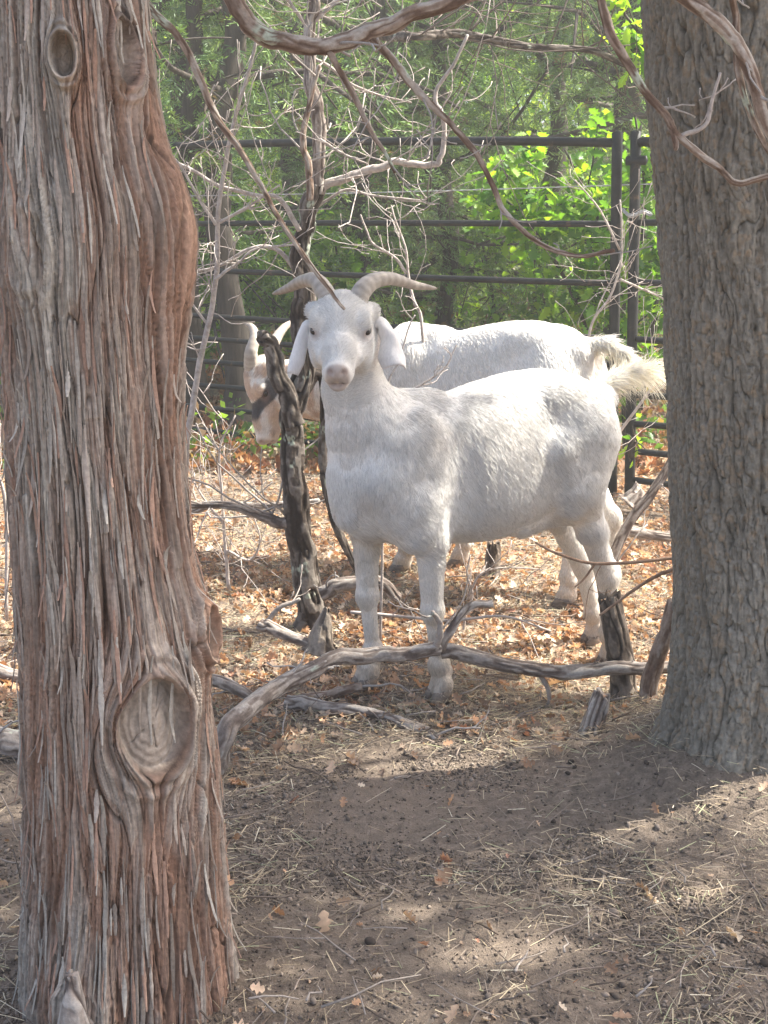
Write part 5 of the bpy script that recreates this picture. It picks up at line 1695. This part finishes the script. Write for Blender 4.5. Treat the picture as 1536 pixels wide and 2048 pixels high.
def understory():
    """brush and low green growth under the far trees"""
    rng = np.random.default_rng(520); n = 5200
    y = rng.uniform(5.6, 12.5, n); x = rng.uniform(-1, 1, n) * (y * .42 + .5)
    k = fbm(x * .9, y * .9, 3, 521) > .46
    x, y = x[k], y[k]; n = len(x)
    hgt = rng.uniform(0, 1, n) ** 1.5 * (.15 + .55 * sstep(5.6, 9, y))
    P = np.column_stack([x, y, ground_h(x, y) + hgt])
    C = np.array([(.10, .19, .05), (.16, .26, .06), (.20, .13, .08), (.07, .12, .05)])[rng.choice(4, n)] * rng.uniform(.7, 1.2, (n, 1))
    mb = MB(); R_ = euler_mats(n, rng, 1.2); S = rng.uniform(.06, .16, n)
    for q in range(4):
        s = slice(q, n, 4); scatter(mb, leafy_template(rng, 9), P[s], R_[s], S[s], C[s])
    tag(mb.build('undergrowth', MAT_FARLEAF, None, False), 'low green and brown undergrowth beneath the junipers beyond the fence', kind='stuff')
    # leaf carpet beyond the fence
    n = 16000; y = rng.uniform(5.5, 13, n); x = rng.uniform(-1, 1, n) * (y * .4 + .5)
    P = np.column_stack([x, y, ground_h(x, y) + rng.uniform(.005, .04, n)])
    C = np.array([(.42, .20, .11), (.50, .30, .17), (.30, .17, .10), (.45, .36, .24)])[rng.choice(4, n)] * rng.uniform(.6, 1.1, (n, 1))
    mb = MB()
    for q in range(4):
        s = slice(q, n, 4); scatter(mb, leaf_template(0, rng), P[s], euler_mats(len(P[s]), rng, .5), rng.uniform(.04, .09, len(P[s])), C[s])
    tag(mb.build('leaf_litter', bpy.data.materials['dead_leaf']), 'brown leaf litter under the trees beyond the fence', kind='stuff')
understory()


# ---------------------------------------------------------------- crowns of the two near trees (unseen above the frame; shaped to cast the wanted dapples)
def shade_wanted(gx, gy):
    """share of the pen floor that the unseen crown sprays should shade"""
    d = 1 - sstep(2.42, 2.62, gy + .16 * (fbm(gx * 2.2, gy * 2.2, 2, 601) - .5) * 2)
    d = d * (.66 - .12 * sstep(1.9, 2.15, gy))
    band = .42 * sstep(2.4, 2.5, gy) * (1 - sstep(2.72, 2.84, gy)); d = np.maximum(d, band)
    chest = 1.0 * np.exp(-(((gx + .66) / .44) ** 2 + ((gy - 2.57) / .23) ** 2) ** 3); d = np.maximum(d, chest)
    back = .36 * np.exp(-(((gx + .12) / .42) ** 2 + ((gy - 2.88) / .15) ** 2) ** 2); d = np.maximum(d, back)
    d = np.maximum(d, .07)
    return d
def shade_crown(parent, trunk, seed, n, gx0, gx1, gy0, gy1, z0, z1, holes, joint, nlimb):
    rng = np.random.default_rng(seed)
    g = np.column_stack([rng.uniform(gx0, gx1, n), rng.uniform(gy0, gy1, n)])
    want = shade_wanted(g[:, 0], g[:, 1])
    # holes: coherent flecks of sun
    hole = fbm(g[:, 0] * 4 + 3, g[:, 1] * 8, 3, 605)
    hole = np.argsort(np.argsort(hole)) / n + rng.normal(0, .025, n)
    k = (hole < want) & (rng.uniform(0, 1, n) < holes)
    g = g[k]; n = len(g)
    z = rng.uniform(z0, z1, n)
    P = np.column_stack([g, 0 * z]) + SUNV[None, :] * (z / SUNV[2])[:, None]
    D = rng.normal(0, 1, (n, 3)) + [0, 0, -.3]
    C = JPAL[rng.integers(0, 5, n)] * rng.uniform(.8, 1.3, (n, 1))
    mb = MB(); R_ = dir_mats(D, rng); S = rng.uniform(.10, .2, n)
    for q in range(6):
        s = slice(q, n, 6); scatter(mb, spray_template(rng, 20), P[s], R_[s], S[s], C[s])
    mb.build('crown', MAT_JUN, parent, False)  # unseen sprays, placed along the sun so their shadows fill the wanted shade
    mb = MB()
    for q in range(nlimb):
        e = P[rng.integers(n)]; j = joint + np.array([0, 0, rng.uniform(0, 2.0)])
        m = (j + e) / 2 + np.array([0, 0, .25]) + rng.normal(0, .15, 3)
        mb.add(*tube(catmull([j, m, e], 8), np.linspace(.045, .008, 17), 7))
    mb.build('limbs', MAT_TRUNKD, parent)
shade_crown(right_tree, rt_trunk, 610, 17000, -1.9, 1.7, .5, 3.35, 2.9, 5.0, .95, np.array([float(RTP[1][-1]), RT_Y, 2.6]), 26)
shade_crown(left_tree, lt_trunk, 611, 3000, -3.4, -1.2, .6, 3.0, 2.9, 4.4, .9, np.array([float(LTP[1][-1]), LT_Y, 2.4]), 14)
# ---------------------------------------------------------------- thin haze volume added to lift the dark tones
def build_haze():
    x0, x1, y0, y1, z0, z1 = -22., 22., -4., 30., -1.2, 9.5
    V = [(x, y, z) for x in (x0, x1) for y in (y0, y1) for z in (z0, z1)]
    me = mesh_np('haze', V, np.array([[0, 1, 3, 2], [4, 6, 7, 5], [0, 4, 5, 1], [2, 3, 7, 6], [0, 2, 6, 4], [1, 5, 7, 3]]), None, False)
    m = bpy.data.materials.new('haze'); m.use_nodes = True; nt = m.node_tree; nt.nodes.clear()
    o = nt.nodes.new('ShaderNodeOutputMaterial'); v = nt.nodes.new('ShaderNodeVolumePrincipled')
    v.inputs['Color'].default_value = (.97, .96, .91, 1); v.inputs['Density'].default_value = 0.0105
    v.inputs['Anisotropy'].default_value = 0.35
    nt.links.new(v.outputs[0], o.inputs['Volume'])
    tag(obj('haze', me, m), 'pale thin haze added through the wood to lift its darks', kind='stuff')
build_haze()
SC.cycles.volume_bounces = 0
SC.cycles.volume_step_rate = 10
